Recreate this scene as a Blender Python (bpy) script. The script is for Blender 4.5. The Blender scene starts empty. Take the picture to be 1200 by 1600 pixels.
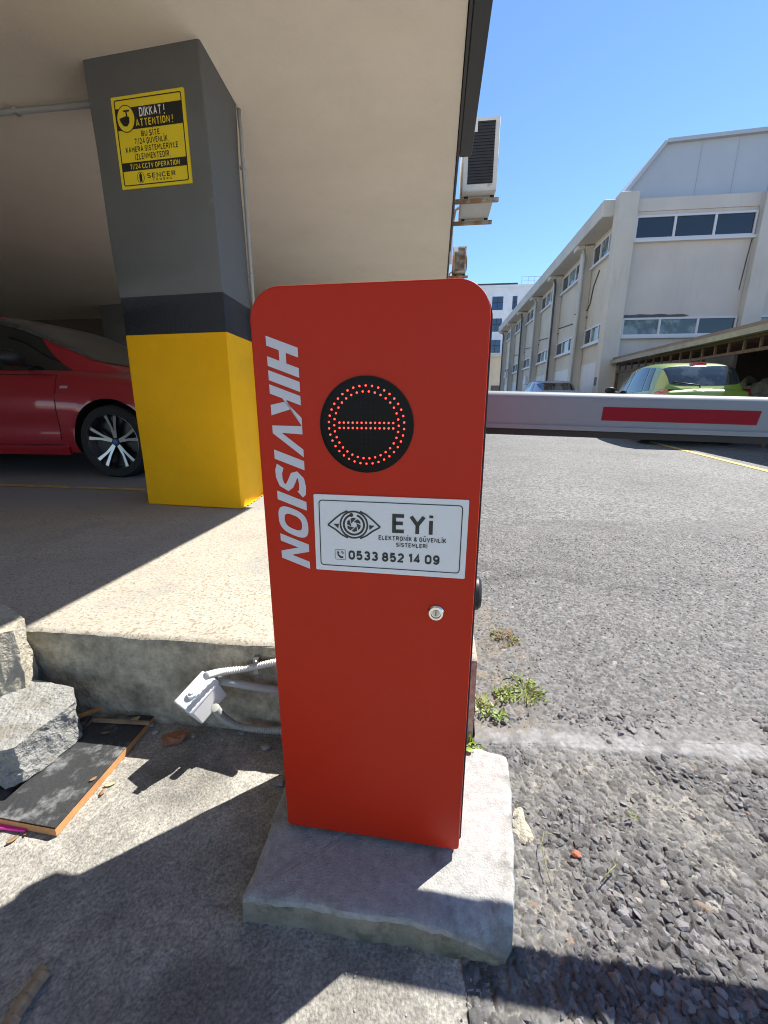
import bpy, bmesh, math, random
import numpy as np
from mathutils import Vector, Matrix
R = math.radians
scn = bpy.context.scene
COL = scn.collection

# ------------------------------------------------------------------ camera, sky, sun, exposure
CAM = np.array([0.0, 0.0, 0.91])
FPX = 650.0
PITCH = math.atan((800 - 628) / FPX)
cd = bpy.data.cameras.new('camera')
cd.sensor_fit = 'VERTICAL'; cd.sensor_height = 24.0; cd.sensor_width = 18.0
cd.lens = FPX / 1600 * 24.0
cd.clip_start = 0.02; cd.clip_end = 2000
cam = bpy.data.objects.new('camera', cd); COL.objects.link(cam)
cam.location = CAM; cam.rotation_euler = (R(90) - PITCH, 0, 0)
scn.camera = cam

SUN_AZ, SUN_EL = 34.0, 53.2          # azimuth from +X towards +Y
w = bpy.data.worlds.new('World'); scn.world = w; w.use_nodes = True
nt = w.node_tree; nt.nodes.clear()
sky = nt.nodes.new('ShaderNodeTexSky'); sky.sky_type = 'NISHITA'; sky.sun_disc = False
sky.sun_elevation = R(SUN_EL); sky.sun_rotation = R(90 - SUN_AZ)
sky.air_density = 1.0; sky.dust_density = 0.0; sky.ozone_density = 8.0; sky.altitude = 0
bg = nt.nodes.new('ShaderNodeBackground'); bg.inputs['Strength'].default_value = 0.10
wo = nt.nodes.new('ShaderNodeOutputWorld')
nt.links.new(sky.outputs[0], bg.inputs[0]); nt.links.new(bg.outputs[0], wo.inputs[0])
sd = bpy.data.lights.new('sun', 'SUN'); sd.energy = 4.9; sd.angle = R(0.5); sd.color = (1.0, 0.95, 0.86)
sun = bpy.data.objects.new('sun', sd); COL.objects.link(sun)
sv = Vector((math.cos(R(SUN_AZ)) * math.cos(R(SUN_EL)), math.sin(R(SUN_AZ)) * math.cos(R(SUN_EL)), math.sin(R(SUN_EL))))
sun.rotation_euler = sv.to_track_quat('Z', 'Y').to_euler(); sun.location = sv * 30
scn.view_settings.view_transform = 'Standard'; scn.view_settings.look = 'None'
scn.view_settings.exposure = 1.18; scn.view_settings.gamma = 1.0
scn.render.engine = 'CYCLES'
scn.cycles.max_bounces = 12; scn.cycles.diffuse_bounces = 8; scn.cycles.filter_width = 1.05

# ------------------------------------------------------------------ geometry helpers
def pt(u, v, z=0.0):
    """point of the horizontal plane z seen at photo pixel (u, v)"""
    c, s = math.cos(PITCH), math.sin(PITCH)
    a, b = (u - 600) / FPX, (800 - v) / FPX
    d = np.array([a, c + b * s, -s + b * c])
    t = (z - CAM[2]) / d[2]
    return CAM + d * t

def road_z(y):
    return 0.018 * max(0.0, min(y, 16.0) - 1.5)
def slab_z(y):
    return 0.28 - 0.04 * min(1.0, max(0.0, (y - 1.05) / 1.5))

class MB:
    def __init__(s): s.v = []; s.f = []; s.m = []
    def add(s, vs, fs, mi=0):
        o = len(s.v); s.v += [tuple(map(float, p)) for p in vs]
        s.f += [tuple(i + o for i in f) for f in fs]; s.m += [mi] * len(fs); return s
    def box(s, lo, hi, mi=0, bev=0.0, M=None, seg=2):
        bm = bmesh.new(); bmesh.ops.create_cube(bm, size=1.0)
        lo = Vector(lo); hi = Vector(hi); c = (lo + hi) / 2; d = hi - lo
        for v in bm.verts: v.co = Vector((v.co.x * d.x + c.x, v.co.y * d.y + c.y, v.co.z * d.z + c.z))
        if bev > 0: bmesh.ops.bevel(bm, geom=bm.edges[:], offset=bev, segments=seg, profile=0.5, affect='EDGES')
        return s.bm(bm, mi, M)
    def bm(s, bm, mi=0, M=None):
        bm.verts.index_update()
        vs = [(M @ v.co) if M is not None else v.co.copy() for v in bm.verts]
        fs = [tuple(v.index for v in f.verts) for f in bm.faces]; mis = [f.material_index + mi for f in bm.faces]
        bm.free(); s.add(vs, fs, mi); s.m[len(s.m) - len(mis):] = mis; return s
    def prism(s, poly, axis, a, b, mi=0, cap=True):
        """poly of 2D points extruded from a to b along axis ('x': poly=(y,z), 'y': (x,z), 'z': (x,y))"""
        def P(p, t): return {'x': (t, p[0], p[1]), 'y': (p[0], t, p[1]), 'z': (p[0], p[1], t)}[axis]
        n = len(poly); vs = [P(p, a) for p in poly] + [P(p, b) for p in poly]
        fs = [(i, (i + 1) % n, (i + 1) % n + n, i + n) for i in range(n)]
        if cap: fs += [tuple(range(n - 1, -1, -1)), tuple(range(n, 2 * n))]
        return s.add(vs, fs, mi)
    def tube(s, path, r, n=10, mi=0, cap=True, rs=None):
        P = [Vector(p) for p in path]; vs = []; fs = []; up = None
        for i, p in enumerate(P):
            t = (P[min(i + 1, len(P) - 1)] - P[max(i - 1, 0)]).normalized()
            if up is None:
                up = t.cross(Vector((0, 0, 1)))
                if up.length < 1e-3: up = t.cross(Vector((1, 0, 0)))
                up.normalize()
            else:
                up = (up - t * up.dot(t)).normalized()
            b = t.cross(up); rr = rs[i] if rs else r
            for k in range(n):
                a = 2 * math.pi * k / n; vs.append(p + (up * math.cos(a) + b * math.sin(a)) * rr)
        for i in range(len(P) - 1):
            for k in range(n): fs.append((i * n + k, i * n + (k + 1) % n, (i + 1) * n + (k + 1) % n, (i + 1) * n + k))
        if cap: fs += [tuple(range(n - 1, -1, -1)), tuple(range((len(P) - 1) * n, len(P) * n))]
        return s.add(vs, fs, mi)
    def lathe(s, prof, n=32, M=None, mi=0, closed=False):
        """prof of (r, h) about local Z"""
        vs = []; fs = []; m = len(prof)
        for k in range(n):
            a = 2 * math.pi * k / n
            for r, h in prof:
                p = Vector((r * math.cos(a), r * math.sin(a), h)); vs.append(M @ p if M is not None else p)
        for k in range(n):
            for i in range(m if closed else m - 1):
                j = (i + 1) % m; q = (k + 1) % n
                fs.append((k * m + i, q * m + i, q * m + j, k * m + j))
        return s.add(vs, fs, mi)
    def ring(s, cx, cz, r0, r1, y0, y1, n=64, a0=0, a1=360, mi=0):
        """flat annulus (arc) in the XZ plane with thickness from y0 (front) to y1"""
        full = abs(a1 - a0) >= 360; m = n if full else n + 1; vs = []; fs = []
        for k in range(m):
            a = R(a0 + (a1 - a0) * k / n)
            for r, y in ((r0, y0), (r1, y0), (r1, y1), (r0, y1)): vs.append((cx + r * math.cos(a), y, cz + r * math.sin(a)))
        for k in range(n):
            q = (k + 1) % m
            for i in range(4): j = (i + 1) % 4; fs.append((k * 4 + i, q * 4 + i, q * 4 + j, k * 4 + j))
        return s.add(vs, fs, mi)
    def build(s, name, mats, parent=None, smooth=False, angle=None):
        me = bpy.data.meshes.new(name); me.from_pydata(s.v, [], s.f); me.update()
        for m in (mats if isinstance(mats, (list, tuple)) else [mats]): me.materials.append(m)
        me.polygons.foreach_set('material_index', s.m)
        bm = bmesh.new(); bm.from_mesh(me); bmesh.ops.recalc_face_normals(bm, faces=bm.faces[:])
        if angle is not None:
            for f in bm.faces: f.smooth = True
            for e in bm.edges:
                if len(e.link_faces) == 2 and e.calc_face_angle(0) > R(angle): e.smooth = False
        elif smooth:
            for f in bm.faces: f.smooth = True
        bm.to_mesh(me); bm.free()
        o = bpy.data.objects.new(name, me); COL.objects.link(o)
        if parent is not None: o.parent = parent
        return o

def thing(name, label, cat, loc=(0, 0, 0), rz=0.0, group=None):
    o = bpy.data.objects.new(name, None); COL.objects.link(o); o.empty_display_size = 0.1
    o.location = loc; o.rotation_euler = (0, 0, rz)
    return tag(o, label, cat, group)
def tag(o, label, cat, group=None, kind=None):
    if label: o['label'] = label
    if cat: o['category'] = cat
    if group: o['group'] = group
    if kind: o['kind'] = kind
    return o
def struct(o): o['kind'] = 'structure'; return o
def part_label(o, label): o['label'] = label; return o
def copy_tree(o, parent=None):
    c = o.copy(); COL.objects.link(c)
    if parent is not None: c.parent = parent
    for ch in list(o.children): copy_tree(ch, c)
    return c

# ------------------------------------------------------------------ noise (numpy)
def _hash(ix, iy, seed):
    h = (ix.astype(np.int64) * 374761393 + iy.astype(np.int64) * 668265263 + seed * 1442695041) & 0xffffffff
    h = ((h ^ (h >> 13)) * 1274126177) & 0xffffffff
    h = (h ^ (h >> 16)) & 0xffffffff
    return h / 4294967295.0
def vnoise(x, y, seed=0):
    ix = np.floor(x); iy = np.floor(y); fx = x - ix; fy = y - iy
    fx = fx * fx * (3 - 2 * fx); fy = fy * fy * (3 - 2 * fy)
    a = _hash(ix, iy, seed); b = _hash(ix + 1, iy, seed); c = _hash(ix, iy + 1, seed); d = _hash(ix + 1, iy + 1, seed)
    return (a * (1 - fx) + b * fx) * (1 - fy) + (c * (1 - fx) + d * fx) * fy
def fbm(x, y, seed=0, o=4):
    s = 0; a = 0.5; t = 0
    for k in range(o):
        s = s + a * vnoise(x * 2 ** k + 17 * k, y * 2 ** k - 9 * k, seed + k); t += a; a *= 0.5
    return s / t
def worley(x, y, seed=0):
    ix = np.floor(x); iy = np.floor(y)
    f1 = np.full(x.shape, 9.0); f2 = np.full(x.shape, 9.0); idv = np.zeros(x.shape); id2 = np.zeros(x.shape)
    for dx in (-1, 0, 1):
        for dy in (-1, 0, 1):
            jx = ix + dx; jy = iy + dy
            px = jx + 0.1 + 0.8 * _hash(jx, jy, seed); py = jy + 0.1 + 0.8 * _hash(jx, jy, seed + 7)
            # each stone has its own stretch and direction
            an = 6.283 * _hash(jx, jy, seed + 3); st = 0.75 + 0.6 * _hash(jx, jy, seed + 4)
            ex = (x - px) * np.cos(an) + (y - py) * np.sin(an); ey = -(x - px) * np.sin(an) + (y - py) * np.cos(an)
            d = np.sqrt((ex * st) ** 2 + (ey / st) ** 2)
            h = _hash(jx, jy, seed + 11)
            m = d < f1
            f2 = np.where(m, f1, np.minimum(f2, d)); idv = np.where(m, h, idv); f1 = np.where(m, d, f1)
    return f1, f2, idv
def sstep(a, b, x):
    t = np.clip((x - a) / (b - a), 0, 1); return t * t * (3 - 2 * t)

def grid_obj(name, X, Y, Z, mat, colors=None, smooth=True):
    ny, nx = X.shape
    me = bpy.data.meshes.new(name)
    co = np.stack([X, Y, Z], -1).reshape(-1, 3)
    i = np.arange(ny * nx).reshape(ny, nx)
    q = np.stack([i[:-1, :-1], i[:-1, 1:], i[1:, 1:], i[1:, :-1]], -1).reshape(-1, 4)
    me.vertices.add(len(co)); me.vertices.foreach_set('co', co.ravel().astype(np.float32))
    me.loops.add(q.size); me.loops.foreach_set('vertex_index', q.ravel().astype(np.int32))
    me.polygons.add(len(q)); me.polygons.foreach_set('loop_start', np.arange(0, q.size, 4, dtype=np.int32))
    me.polygons.foreach_set('use_smooth', np.full(len(q), smooth))
    me.update(calc_edges=True); me.validate()
    if colors is not None:
        at = me.color_attributes.new('Albedo', 'FLOAT_COLOR', 'POINT')
        c4 = np.concatenate([colors.reshape(-1, 3), np.ones((len(co), 1))], 1)
        at.data.foreach_set('color', c4.ravel().astype(np.float32))
    me.materials.append(mat)
    o = bpy.data.objects.new(name, me); COL.objects.link(o); return o

# ------------------------------------------------------------------ materials
def nmat(name):
    m = bpy.data.materials.new(name); m.use_nodes = True
    return m, m.node_tree, m.node_tree.nodes['Principled BSDF']
def mat(name, c, rough=0.6, metal=0.0, coat=0.0, spec=0.5, var=0.0, vscale=8.0, bump=0.0, bscale=60.0, c2=None, c2thr=0.55, c2scale=3.0, emit=None, estr=0.0, coat_rough=0.03, c2w=0.06, rvar=0.0):
    m, t, p = nmat(name)
    p.inputs['Roughness'].default_value = rough; p.inputs['Metallic'].default_value = metal
    p.inputs['Coat Weight'].default_value = coat; p.inputs['Coat Roughness'].default_value = coat_rough
    p.inputs['Specular IOR Level'].default_value = spec
    N, Lk = t.nodes, t.links
    geo = N.new('ShaderNodeTexCoord').outputs['Object']
    col = None
    if var > 0 or c2 is not None:
        rgb = N.new('ShaderNodeRGB'); rgb.outputs[0].default_value = (*c, 1); col = rgb.outputs[0]
    if c2 is not None:
        n = N.new('ShaderNodeTexNoise'); n.inputs['Scale'].default_value = c2scale; n.inputs['Detail'].default_value = 6; n.inputs['Roughness'].default_value = 0.65
        Lk.new(geo, n.inputs['Vector'])
        mr = N.new('ShaderNodeMapRange'); mr.interpolation_type = 'SMOOTHSTEP'
        mr.inputs['From Min'].default_value = c2thr - c2w; mr.inputs['From Max'].default_value = c2thr + c2w
        Lk.new(n.outputs['Fac'], mr.inputs['Value'])
        mx = N.new('ShaderNodeMix'); mx.data_type = 'RGBA'; Lk.new(mr.outputs[0], mx.inputs['Factor'])
        Lk.new(col, mx.inputs['A']); mx.inputs['B'].default_value = (*c2, 1); col = mx.outputs['Result']
    if var > 0:
        n = N.new('ShaderNodeTexNoise'); n.inputs['Scale'].default_value = vscale; n.inputs['Detail'].default_value = 8; n.inputs['Roughness'].default_value = 0.7
        Lk.new(geo, n.inputs['Vector'])
        mr = N.new('ShaderNodeMapRange'); mr.inputs['From Min'].default_value = 0.3; mr.inputs['From Max'].default_value = 0.7
        mr.inputs['To Min'].default_value = 1 - var; mr.inputs['To Max'].default_value = 1 + var; Lk.new(n.outputs['Fac'], mr.inputs['Value'])
        vm = N.new('ShaderNodeVectorMath'); vm.operation = 'SCALE'; Lk.new(col, vm.inputs[0]); Lk.new(mr.outputs[0], vm.inputs['Scale']); col = vm.outputs[0]
    if col is not None: Lk.new(col, p.inputs['Base Color'])
    else: p.inputs['Base Color'].default_value = (*c, 1)
    if bump > 0:
        n = N.new('ShaderNodeTexNoise'); n.inputs['Scale'].default_value = bscale; n.inputs['Detail'].default_value = 5; Lk.new(geo, n.inputs['Vector'])
        b = N.new('ShaderNodeBump'); b.inputs['Strength'].default_value = bump; b.inputs['Distance'].default_value = 0.01
        Lk.new(n.outputs['Fac'], b.inputs['Height']); Lk.new(b.outputs[0], p.inputs['Normal'])
    if rvar > 0:
        n = N.new('ShaderNodeTexNoise'); n.inputs['Scale'].default_value = 5; n.inputs['Detail'].default_value = 6; Lk.new(geo, n.inputs['Vector'])
        mr = N.new('ShaderNodeMapRange'); mr.inputs['To Min'].default_value = rough - rvar; mr.inputs['To Max'].default_value = rough + rvar
        Lk.new(n.outputs['Fac'], mr.inputs['Value']); Lk.new(mr.outputs[0], p.inputs['Roughness'])
    if emit: p.inputs['Emission Color'].default_value = (*emit, 1); p.inputs['Emission Strength'].default_value = estr
    return m
def vcol_mat(name, rough=0.85, bump=0.0, bscale=500.0, var=0.12, vscale=300.0, spec=0.4):
    m, t, p = nmat(name); N, Lk = t.nodes, t.links
    a = N.new('ShaderNodeVertexColor'); a.layer_name = 'Albedo'
    geo = N.new('ShaderNodeTexCoord').outputs['Object']
    n = N.new('ShaderNodeTexNoise'); n.inputs['Scale'].default_value = vscale; n.inputs['Detail'].default_value = 4; Lk.new(geo, n.inputs['Vector'])
    mr = N.new('ShaderNodeMapRange'); mr.inputs['From Min'].default_value = 0.3; mr.inputs['From Max'].default_value = 0.7
    mr.inputs['To Min'].default_value = 1 - var; mr.inputs['To Max'].default_value = 1 + var; Lk.new(n.outputs['Fac'], mr.inputs['Value'])
    vm = N.new('ShaderNodeVectorMath'); vm.operation = 'SCALE'; Lk.new(a.outputs['Color'], vm.inputs[0]); Lk.new(mr.outputs[0], vm.inputs['Scale'])
    Lk.new(vm.outputs[0], p.inputs['Base Color'])
    p.inputs['Roughness'].default_value = rough; p.inputs['Specular IOR Level'].default_value = spec
    if bump > 0:
        n2 = N.new('ShaderNodeTexNoise'); n2.inputs['Scale'].default_value = bscale; n2.inputs['Detail'].default_value = 3; Lk.new(geo, n2.inputs['Vector'])
        b = N.new('ShaderNodeBump'); b.inputs['Strength'].default_value = bump; b.inputs['Distance'].default_value = 0.004
        Lk.new(n2.outputs['Fac'], b.inputs['Height']); Lk.new(b.outputs[0], p.inputs['Normal'])
    return m
def wall_mat(name, c, stain=(0.2, 0.18, 0.15), amount=0.45, bump=0.25, var=0.08, streak=True):
    """render with blotches, and rain streaks that run down"""
    m, t, p = nmat(name); N, Lk = t.nodes, t.links
    geo = N.new('ShaderNodeTexCoord').outputs['Object']
    mp = N.new('ShaderNodeMapping'); mp.inputs['Scale'].default_value = (5, 5, 0.35) if streak else (1.2, 1.2, 1.2); Lk.new(geo, mp.inputs['Vector'])
    n = N.new('ShaderNodeTexNoise'); n.inputs['Scale'].default_value = 1.6; n.inputs['Detail'].default_value = 7; n.inputs['Roughness'].default_value = 0.7; Lk.new(mp.outputs[0], n.inputs['Vector'])
    mr = N.new('ShaderNodeMapRange'); mr.interpolation_type = 'SMOOTHSTEP'; mr.inputs['From Min'].default_value = 0.52; mr.inputs['From Max'].default_value = 0.85; mr.inputs['To Max'].default_value = amount
    Lk.new(n.outputs['Fac'], mr.inputs['Value'])
    n1 = N.new('ShaderNodeTexNoise'); n1.inputs['Scale'].default_value = 0.9; n1.inputs['Detail'].default_value = 8; Lk.new(geo, n1.inputs['Vector'])
    mr1 = N.new('ShaderNodeMapRange'); mr1.inputs['From Min'].default_value = 0.3; mr1.inputs['From Max'].default_value = 0.7; mr1.inputs['To Min'].default_value = 1 - var; mr1.inputs['To Max'].default_value = 1 + var
    Lk.new(n1.outputs['Fac'], mr1.inputs['Value'])
    mx = N.new('ShaderNodeMix'); mx.data_type = 'RGBA'; mx.inputs['A'].default_value = (*c, 1); mx.inputs['B'].default_value = (*stain, 1); Lk.new(mr.outputs[0], mx.inputs['Factor'])
    vm = N.new('ShaderNodeVectorMath'); vm.operation = 'SCALE'; Lk.new(mx.outputs['Result'], vm.inputs[0]); Lk.new(mr1.outputs[0], vm.inputs['Scale'])
    Lk.new(vm.outputs[0], p.inputs['Base Color']); p.inputs['Roughness'].default_value = 0.85
    nb = N.new('ShaderNodeTexNoise'); nb.inputs['Scale'].default_value = 70; nb.inputs['Detail'].default_value = 4; Lk.new(geo, nb.inputs['Vector'])
    b = N.new('ShaderNodeBump'); b.inputs['Strength'].default_value = bump; b.inputs['Distance'].default_value = 0.008; Lk.new(nb.outputs['Fac'], b.inputs['Height']); Lk.new(b.outputs[0], p.inputs['Normal'])
    return m

M = {}
M['red'] = mat('red_powder_coat', (0.50, 0.024, 0.006), rough=0.38, spec=0.22, bump=0.05, bscale=900, var=0.05, vscale=3, rvar=0.05)
M['black'] = mat('black_plastic', (0.012, 0.012, 0.013), rough=0.45)
M['rubber'] = mat('black_rubber', (0.02, 0.02, 0.02), rough=0.7)
M['smoke'] = mat('smoked_acrylic', (0.004, 0.004, 0.0035), rough=0.3, spec=0.15)
M['led'] = mat('led_lit', (0.5, 0.03, 0.03), rough=0.3, emit=(1.0, 0.035, 0.025), estr=2.4)
M['led_off'] = mat('led_unlit', (0.010, 0.010, 0.009), rough=0.5, spec=.2)
M['chrome'] = mat('chrome', (0.75, 0.75, 0.75), rough=0.12, metal=1.0)
M['zinc'] = mat('zinc', (0.5, 0.5, 0.5), rough=0.35, metal=1.0, var=0.2, vscale=30)
M['vinyl'] = mat('silver_vinyl', (0.60, 0.60, 0.64), rough=0.5)
M['plate'] = mat('white_plate', (0.74, 0.76, 0.77), rough=0.3, var=0.02, vscale=4)
M['ink'] = mat('dark_ink', (0.022, 0.026, 0.022), rough=0.45)
M['sign_y'] = mat('sign_yellow', (0.85, 0.66, 0.02), rough=0.4, var=0.03, vscale=6)
M['sign_k'] = mat('sign_black', (0.012, 0.012, 0.012), rough=0.4)
M['sign_w'] = mat('sign_white', (0.85, 0.85, 0.85), rough=0.4)
M['alu'] = mat('white_boom_paint', (0.20, 0.235, 0.265), rough=0.5, spec=.3, var=0.05, vscale=9)
M['reflector'] = mat('red_reflective_tape', (0.20, 0.002, 0.012), rough=0.4, spec=.15, var=0.06, vscale=14)
M['soffit'] = mat('soffit_render', (0.88, 0.79, 0.65), rough=0.9, var=0.05, vscale=1.6, bump=0.35, bscale=140)
M['wallw'] = wall_mat('rendered_wall', (0.62, 0.57, 0.49), amount=0.2)
M['fascia'] = mat('dark_fascia', (0.030, 0.031, 0.030), rough=0.5, var=0.15, vscale=6)
M['col_grey'] = mat('column_grey_paint', (0.125, 0.13, 0.13), rough=0.62, var=0.06, vscale=5, bump=0.12, bscale=45, c2=(0.2, 0.2, 0.2), c2thr=0.73, c2scale=7, c2w=0.03)
M['col_black'] = mat('column_black_paint', (0.014, 0.015, 0.022), rough=0.5, bump=0.3, bscale=55)
M['col_yel'] = mat('column_yellow_paint', (0.90, 0.45, 0.0), rough=0.6, spec=0.25, c2=(0.55, 0.30, 0.02), c2thr=0.72, c2scale=9, c2w=0.03, var=0.04, vscale=8, bump=0.12, bscale=45)
M['pipe'] = mat('grey_pvc', (0.36, 0.37, 0.37), rough=0.5, var=0.06, vscale=20)
M['pipe_dark'] = mat('dark_pvc', (0.10, 0.105, 0.115), rough=0.45)
M['flex'] = mat('white_flex_conduit', (0.68, 0.68, 0.66), rough=0.5, var=0.08, vscale=40)
M['flex_grey'] = mat('grey_flex_conduit', (0.34, 0.35, 0.33), rough=0.55, var=0.1, vscale=40)
M['abs'] = mat('white_abs', (0.76, 0.77, 0.78), rough=0.42, var=0.03, vscale=20)
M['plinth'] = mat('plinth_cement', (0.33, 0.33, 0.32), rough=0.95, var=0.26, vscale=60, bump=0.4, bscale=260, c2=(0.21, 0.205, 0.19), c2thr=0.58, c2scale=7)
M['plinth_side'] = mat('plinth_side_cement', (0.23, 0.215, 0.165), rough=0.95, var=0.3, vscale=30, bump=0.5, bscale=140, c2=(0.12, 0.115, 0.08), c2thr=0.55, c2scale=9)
M['pad'] = vcol_mat('pad_concrete', bump=0.7, bscale=240, var=0.38, vscale=170)
M['slab'] = None
M['slabside'] = mat('slab_side_concrete', (0.42, 0.38, 0.29), rough=0.95, var=0.42, vscale=26, bump=0.9, bscale=70, c2=(0.20, 0.185, 0.14), c2thr=0.54, c2scale=5, c2w=0.12)
M['rubble'] = mat('broken_concrete', (0.25, 0.25, 0.24), rough=0.95, var=0.22, vscale=30, bump=0.9, bscale=110, c2=(0.19, 0.18, 0.155), c2thr=0.58, c2scale=9)
M['rubble2'] = mat('broken_mortar', (0.36, 0.33, 0.265), rough=0.95, var=0.25, vscale=25, bump=0.9, bscale=90, c2=(0.30, 0.27, 0.22), c2thr=0.6, c2scale=9)
M['asphalt'] = vcol_mat('asphalt', rough=0.8, bump=0.35, bscale=700, var=0.12, vscale=450)
M['yline'] = mat('yellow_line_paint', (0.55, 0.36, 0.10), rough=0.8, var=0.2, vscale=12, c2=(0.28, 0.25, 0.2), c2thr=0.58, c2scale=7)
M['boardk'] = mat('black_laminate', (0.028, 0.030, 0.033), rough=0.55, c2=(0.16, 0.165, 0.17), c2thr=0.60, c2scale=22, c2w=0.1, bump=0.25, bscale=90)
M['boarde'] = mat('orange_wood_edge', (0.50, 0.24, 0.09), rough=0.7, var=0.2, vscale=30)
M['wood'] = mat('weathered_wood', (0.26, 0.18, 0.11), rough=0.85, var=0.3, vscale=30, bump=0.6, bscale=80)
M['brick'] = mat('brick_chip', (0.30, 0.13, 0.07), rough=0.9, var=0.25, vscale=40, bump=0.5, bscale=90)
M['brick2'] = mat('orange_chip', (0.30, 0.10, 0.055), rough=0.8, var=0.2, vscale=80)
M['pink'] = mat('pink_plastic', (0.72, 0.03, 0.30), rough=0.4)
M['leaf'] = mat('weed_leaf', (0.16, 0.24, 0.035), rough=0.6, var=0.35, vscale=40)
M['leaf2'] = mat('weed_leaf_yellow', (0.21, 0.235, 0.045), rough=0.6, var=0.3, vscale=40)
M['dry'] = mat('dry_leaf', (0.24, 0.14, 0.07), rough=0.85, var=0.35, vscale=60)
M['dryg'] = mat('dry_grass', (0.42, 0.36, 0.20), rough=0.8, var=0.2, vscale=60)
M['stem'] = mat('green_stem', (0.17, 0.17, 0.06), rough=0.7, var=0.2, vscale=50)
M['stone'] = mat('stone_chip', (0.30, 0.30, 0.29), rough=0.9, var=0.3, vscale=50, bump=0.5, bscale=120)
M['ac'] = mat('ac_casing', (0.60, 0.60, 0.57), rough=0.5, var=0.08, vscale=6, c2=(0.42, 0.36, 0.28), c2thr=0.66, c2scale=6)
M['acfin'] = mat('ac_fins', (0.03, 0.03, 0.032), rough=0.5, metal=0.3)
M['rust'] = mat('rusty_steel', (0.30, 0.17, 0.09), rough=0.8, var=0.3, vscale=20, c2=(0.42, 0.36, 0.28), c2thr=0.5, c2scale=8)
M['cream'] = wall_mat('cream_render', (0.64, 0.565, 0.44), amount=0.4)
M['greyw'] = wall_mat('pale_grey_render', (0.60, 0.555, 0.485), amount=0.35)
M['trim'] = wall_mat('concrete_trim', (0.60, 0.56, 0.48), stain=(0.16, 0.14, 0.12), amount=0.6)
M['lowpaint'] = wall_mat('white_dado', (0.74, 0.73, 0.70), amount=0.25)
M['frame'] = mat('white_window_frame', (0.66, 0.66, 0.66), rough=0.45)
M['glass'] = mat('dark_glass', (0.018, 0.024, 0.030), rough=0.06, spec=0.8)
M['glassc'] = mat('curtained_glass', (0.22, 0.27, 0.26), rough=0.08, spec=0.7, c2=(0.07, 0.1, 0.1), c2thr=0.52, c2scale=1.6)
M['metalroof'] = mat('metal_cladding', (0.44, 0.47, 0.50), rough=0.5, var=0.04, vscale=1.2)
M['drain'] = mat('drain_pipe_dark', (0.09, 0.085, 0.08), rough=0.6, var=0.3, vscale=6)
M['drainl'] = mat('drain_pipe_pale', (0.46, 0.44, 0.39), rough=0.6, var=0.15, vscale=6)
M['white'] = wall_mat('white_render', (0.74, 0.75, 0.77), amount=0.12)
M['blueglass'] = mat('blue_glass', (0.02, 0.05, 0.12), rough=0.05, spec=0.9)
M['rail'] = mat('rail_metal', (0.45, 0.5, 0.56), rough=0.4, metal=0.5)
M['corr'] = mat('corrugated_brown', (0.20, 0.15, 0.115), rough=0.7, var=0.2, vscale=2)
M['rubblewall'] = mat('stone_rubble', (0.36, 0.33, 0.27), rough=0.95, var=0.4, vscale=7, bump=1.0, bscale=14)
M['gutter'] = mat('grimy_gutter', (0.30, 0.28, 0.235), rough=0.7, var=0.25, vscale=3)
M['rustd'] = mat('dark_rust', (0.13, 0.085, 0.055), rough=0.85, var=0.3, vscale=12)
M['shed'] = mat('brown_shed_panel', (0.055, 0.042, 0.03), rough=0.9, var=0.3, vscale=3)
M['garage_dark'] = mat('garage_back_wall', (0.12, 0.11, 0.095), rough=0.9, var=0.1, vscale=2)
def paint(name, c): return mat(name, c, rough=0.35, coat=1.0, metal=0.15, coat_rough=0.03)
M['car_red'] = paint('car_paint_red', (0.36, 0.007, 0.018))
M['car_green'] = paint('car_paint_green', (0.19, 0.28, 0.035))
M['car_silver'] = paint('car_paint_silver', (0.30, 0.34, 0.40))
M['car_glass'] = mat('car_glass', (0.010, 0.013, 0.014), rough=0.02, spec=0.6, coat=0.5)
M['car_glass_r'] = mat('car_glass_tinted', (0.05, 0.065, 0.065), rough=0.03, spec=0.7, coat=0.5, c2=(0.02, 0.025, 0.025), c2thr=0.5, c2scale=3)
M['tyre'] = mat('tyre', (0.016, 0.016, 0.017), rough=0.75)
M['rimk'] = mat('rim_black', (0.012, 0.012, 0.013), rough=0.3)
M['rims'] = mat('rim_machined', (0.58, 0.58, 0.59), rough=0.33, metal=1.0)
M['lampred'] = mat('tail_lamp_red', (0.42, 0.008, 0.012), rough=0.1, coat=1.0)
M['lampw'] = mat('head_lamp_clear', (0.5, 0.52, 0.55), rough=0.08, coat=1.0)
M['seam'] = mat('panel_gap', (0.004, 0.004, 0.004), rough=0.8)
M['emblem_b'] = mat('emblem_blue', (0.02, 0.12, 0.5), rough=0.3)

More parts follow.
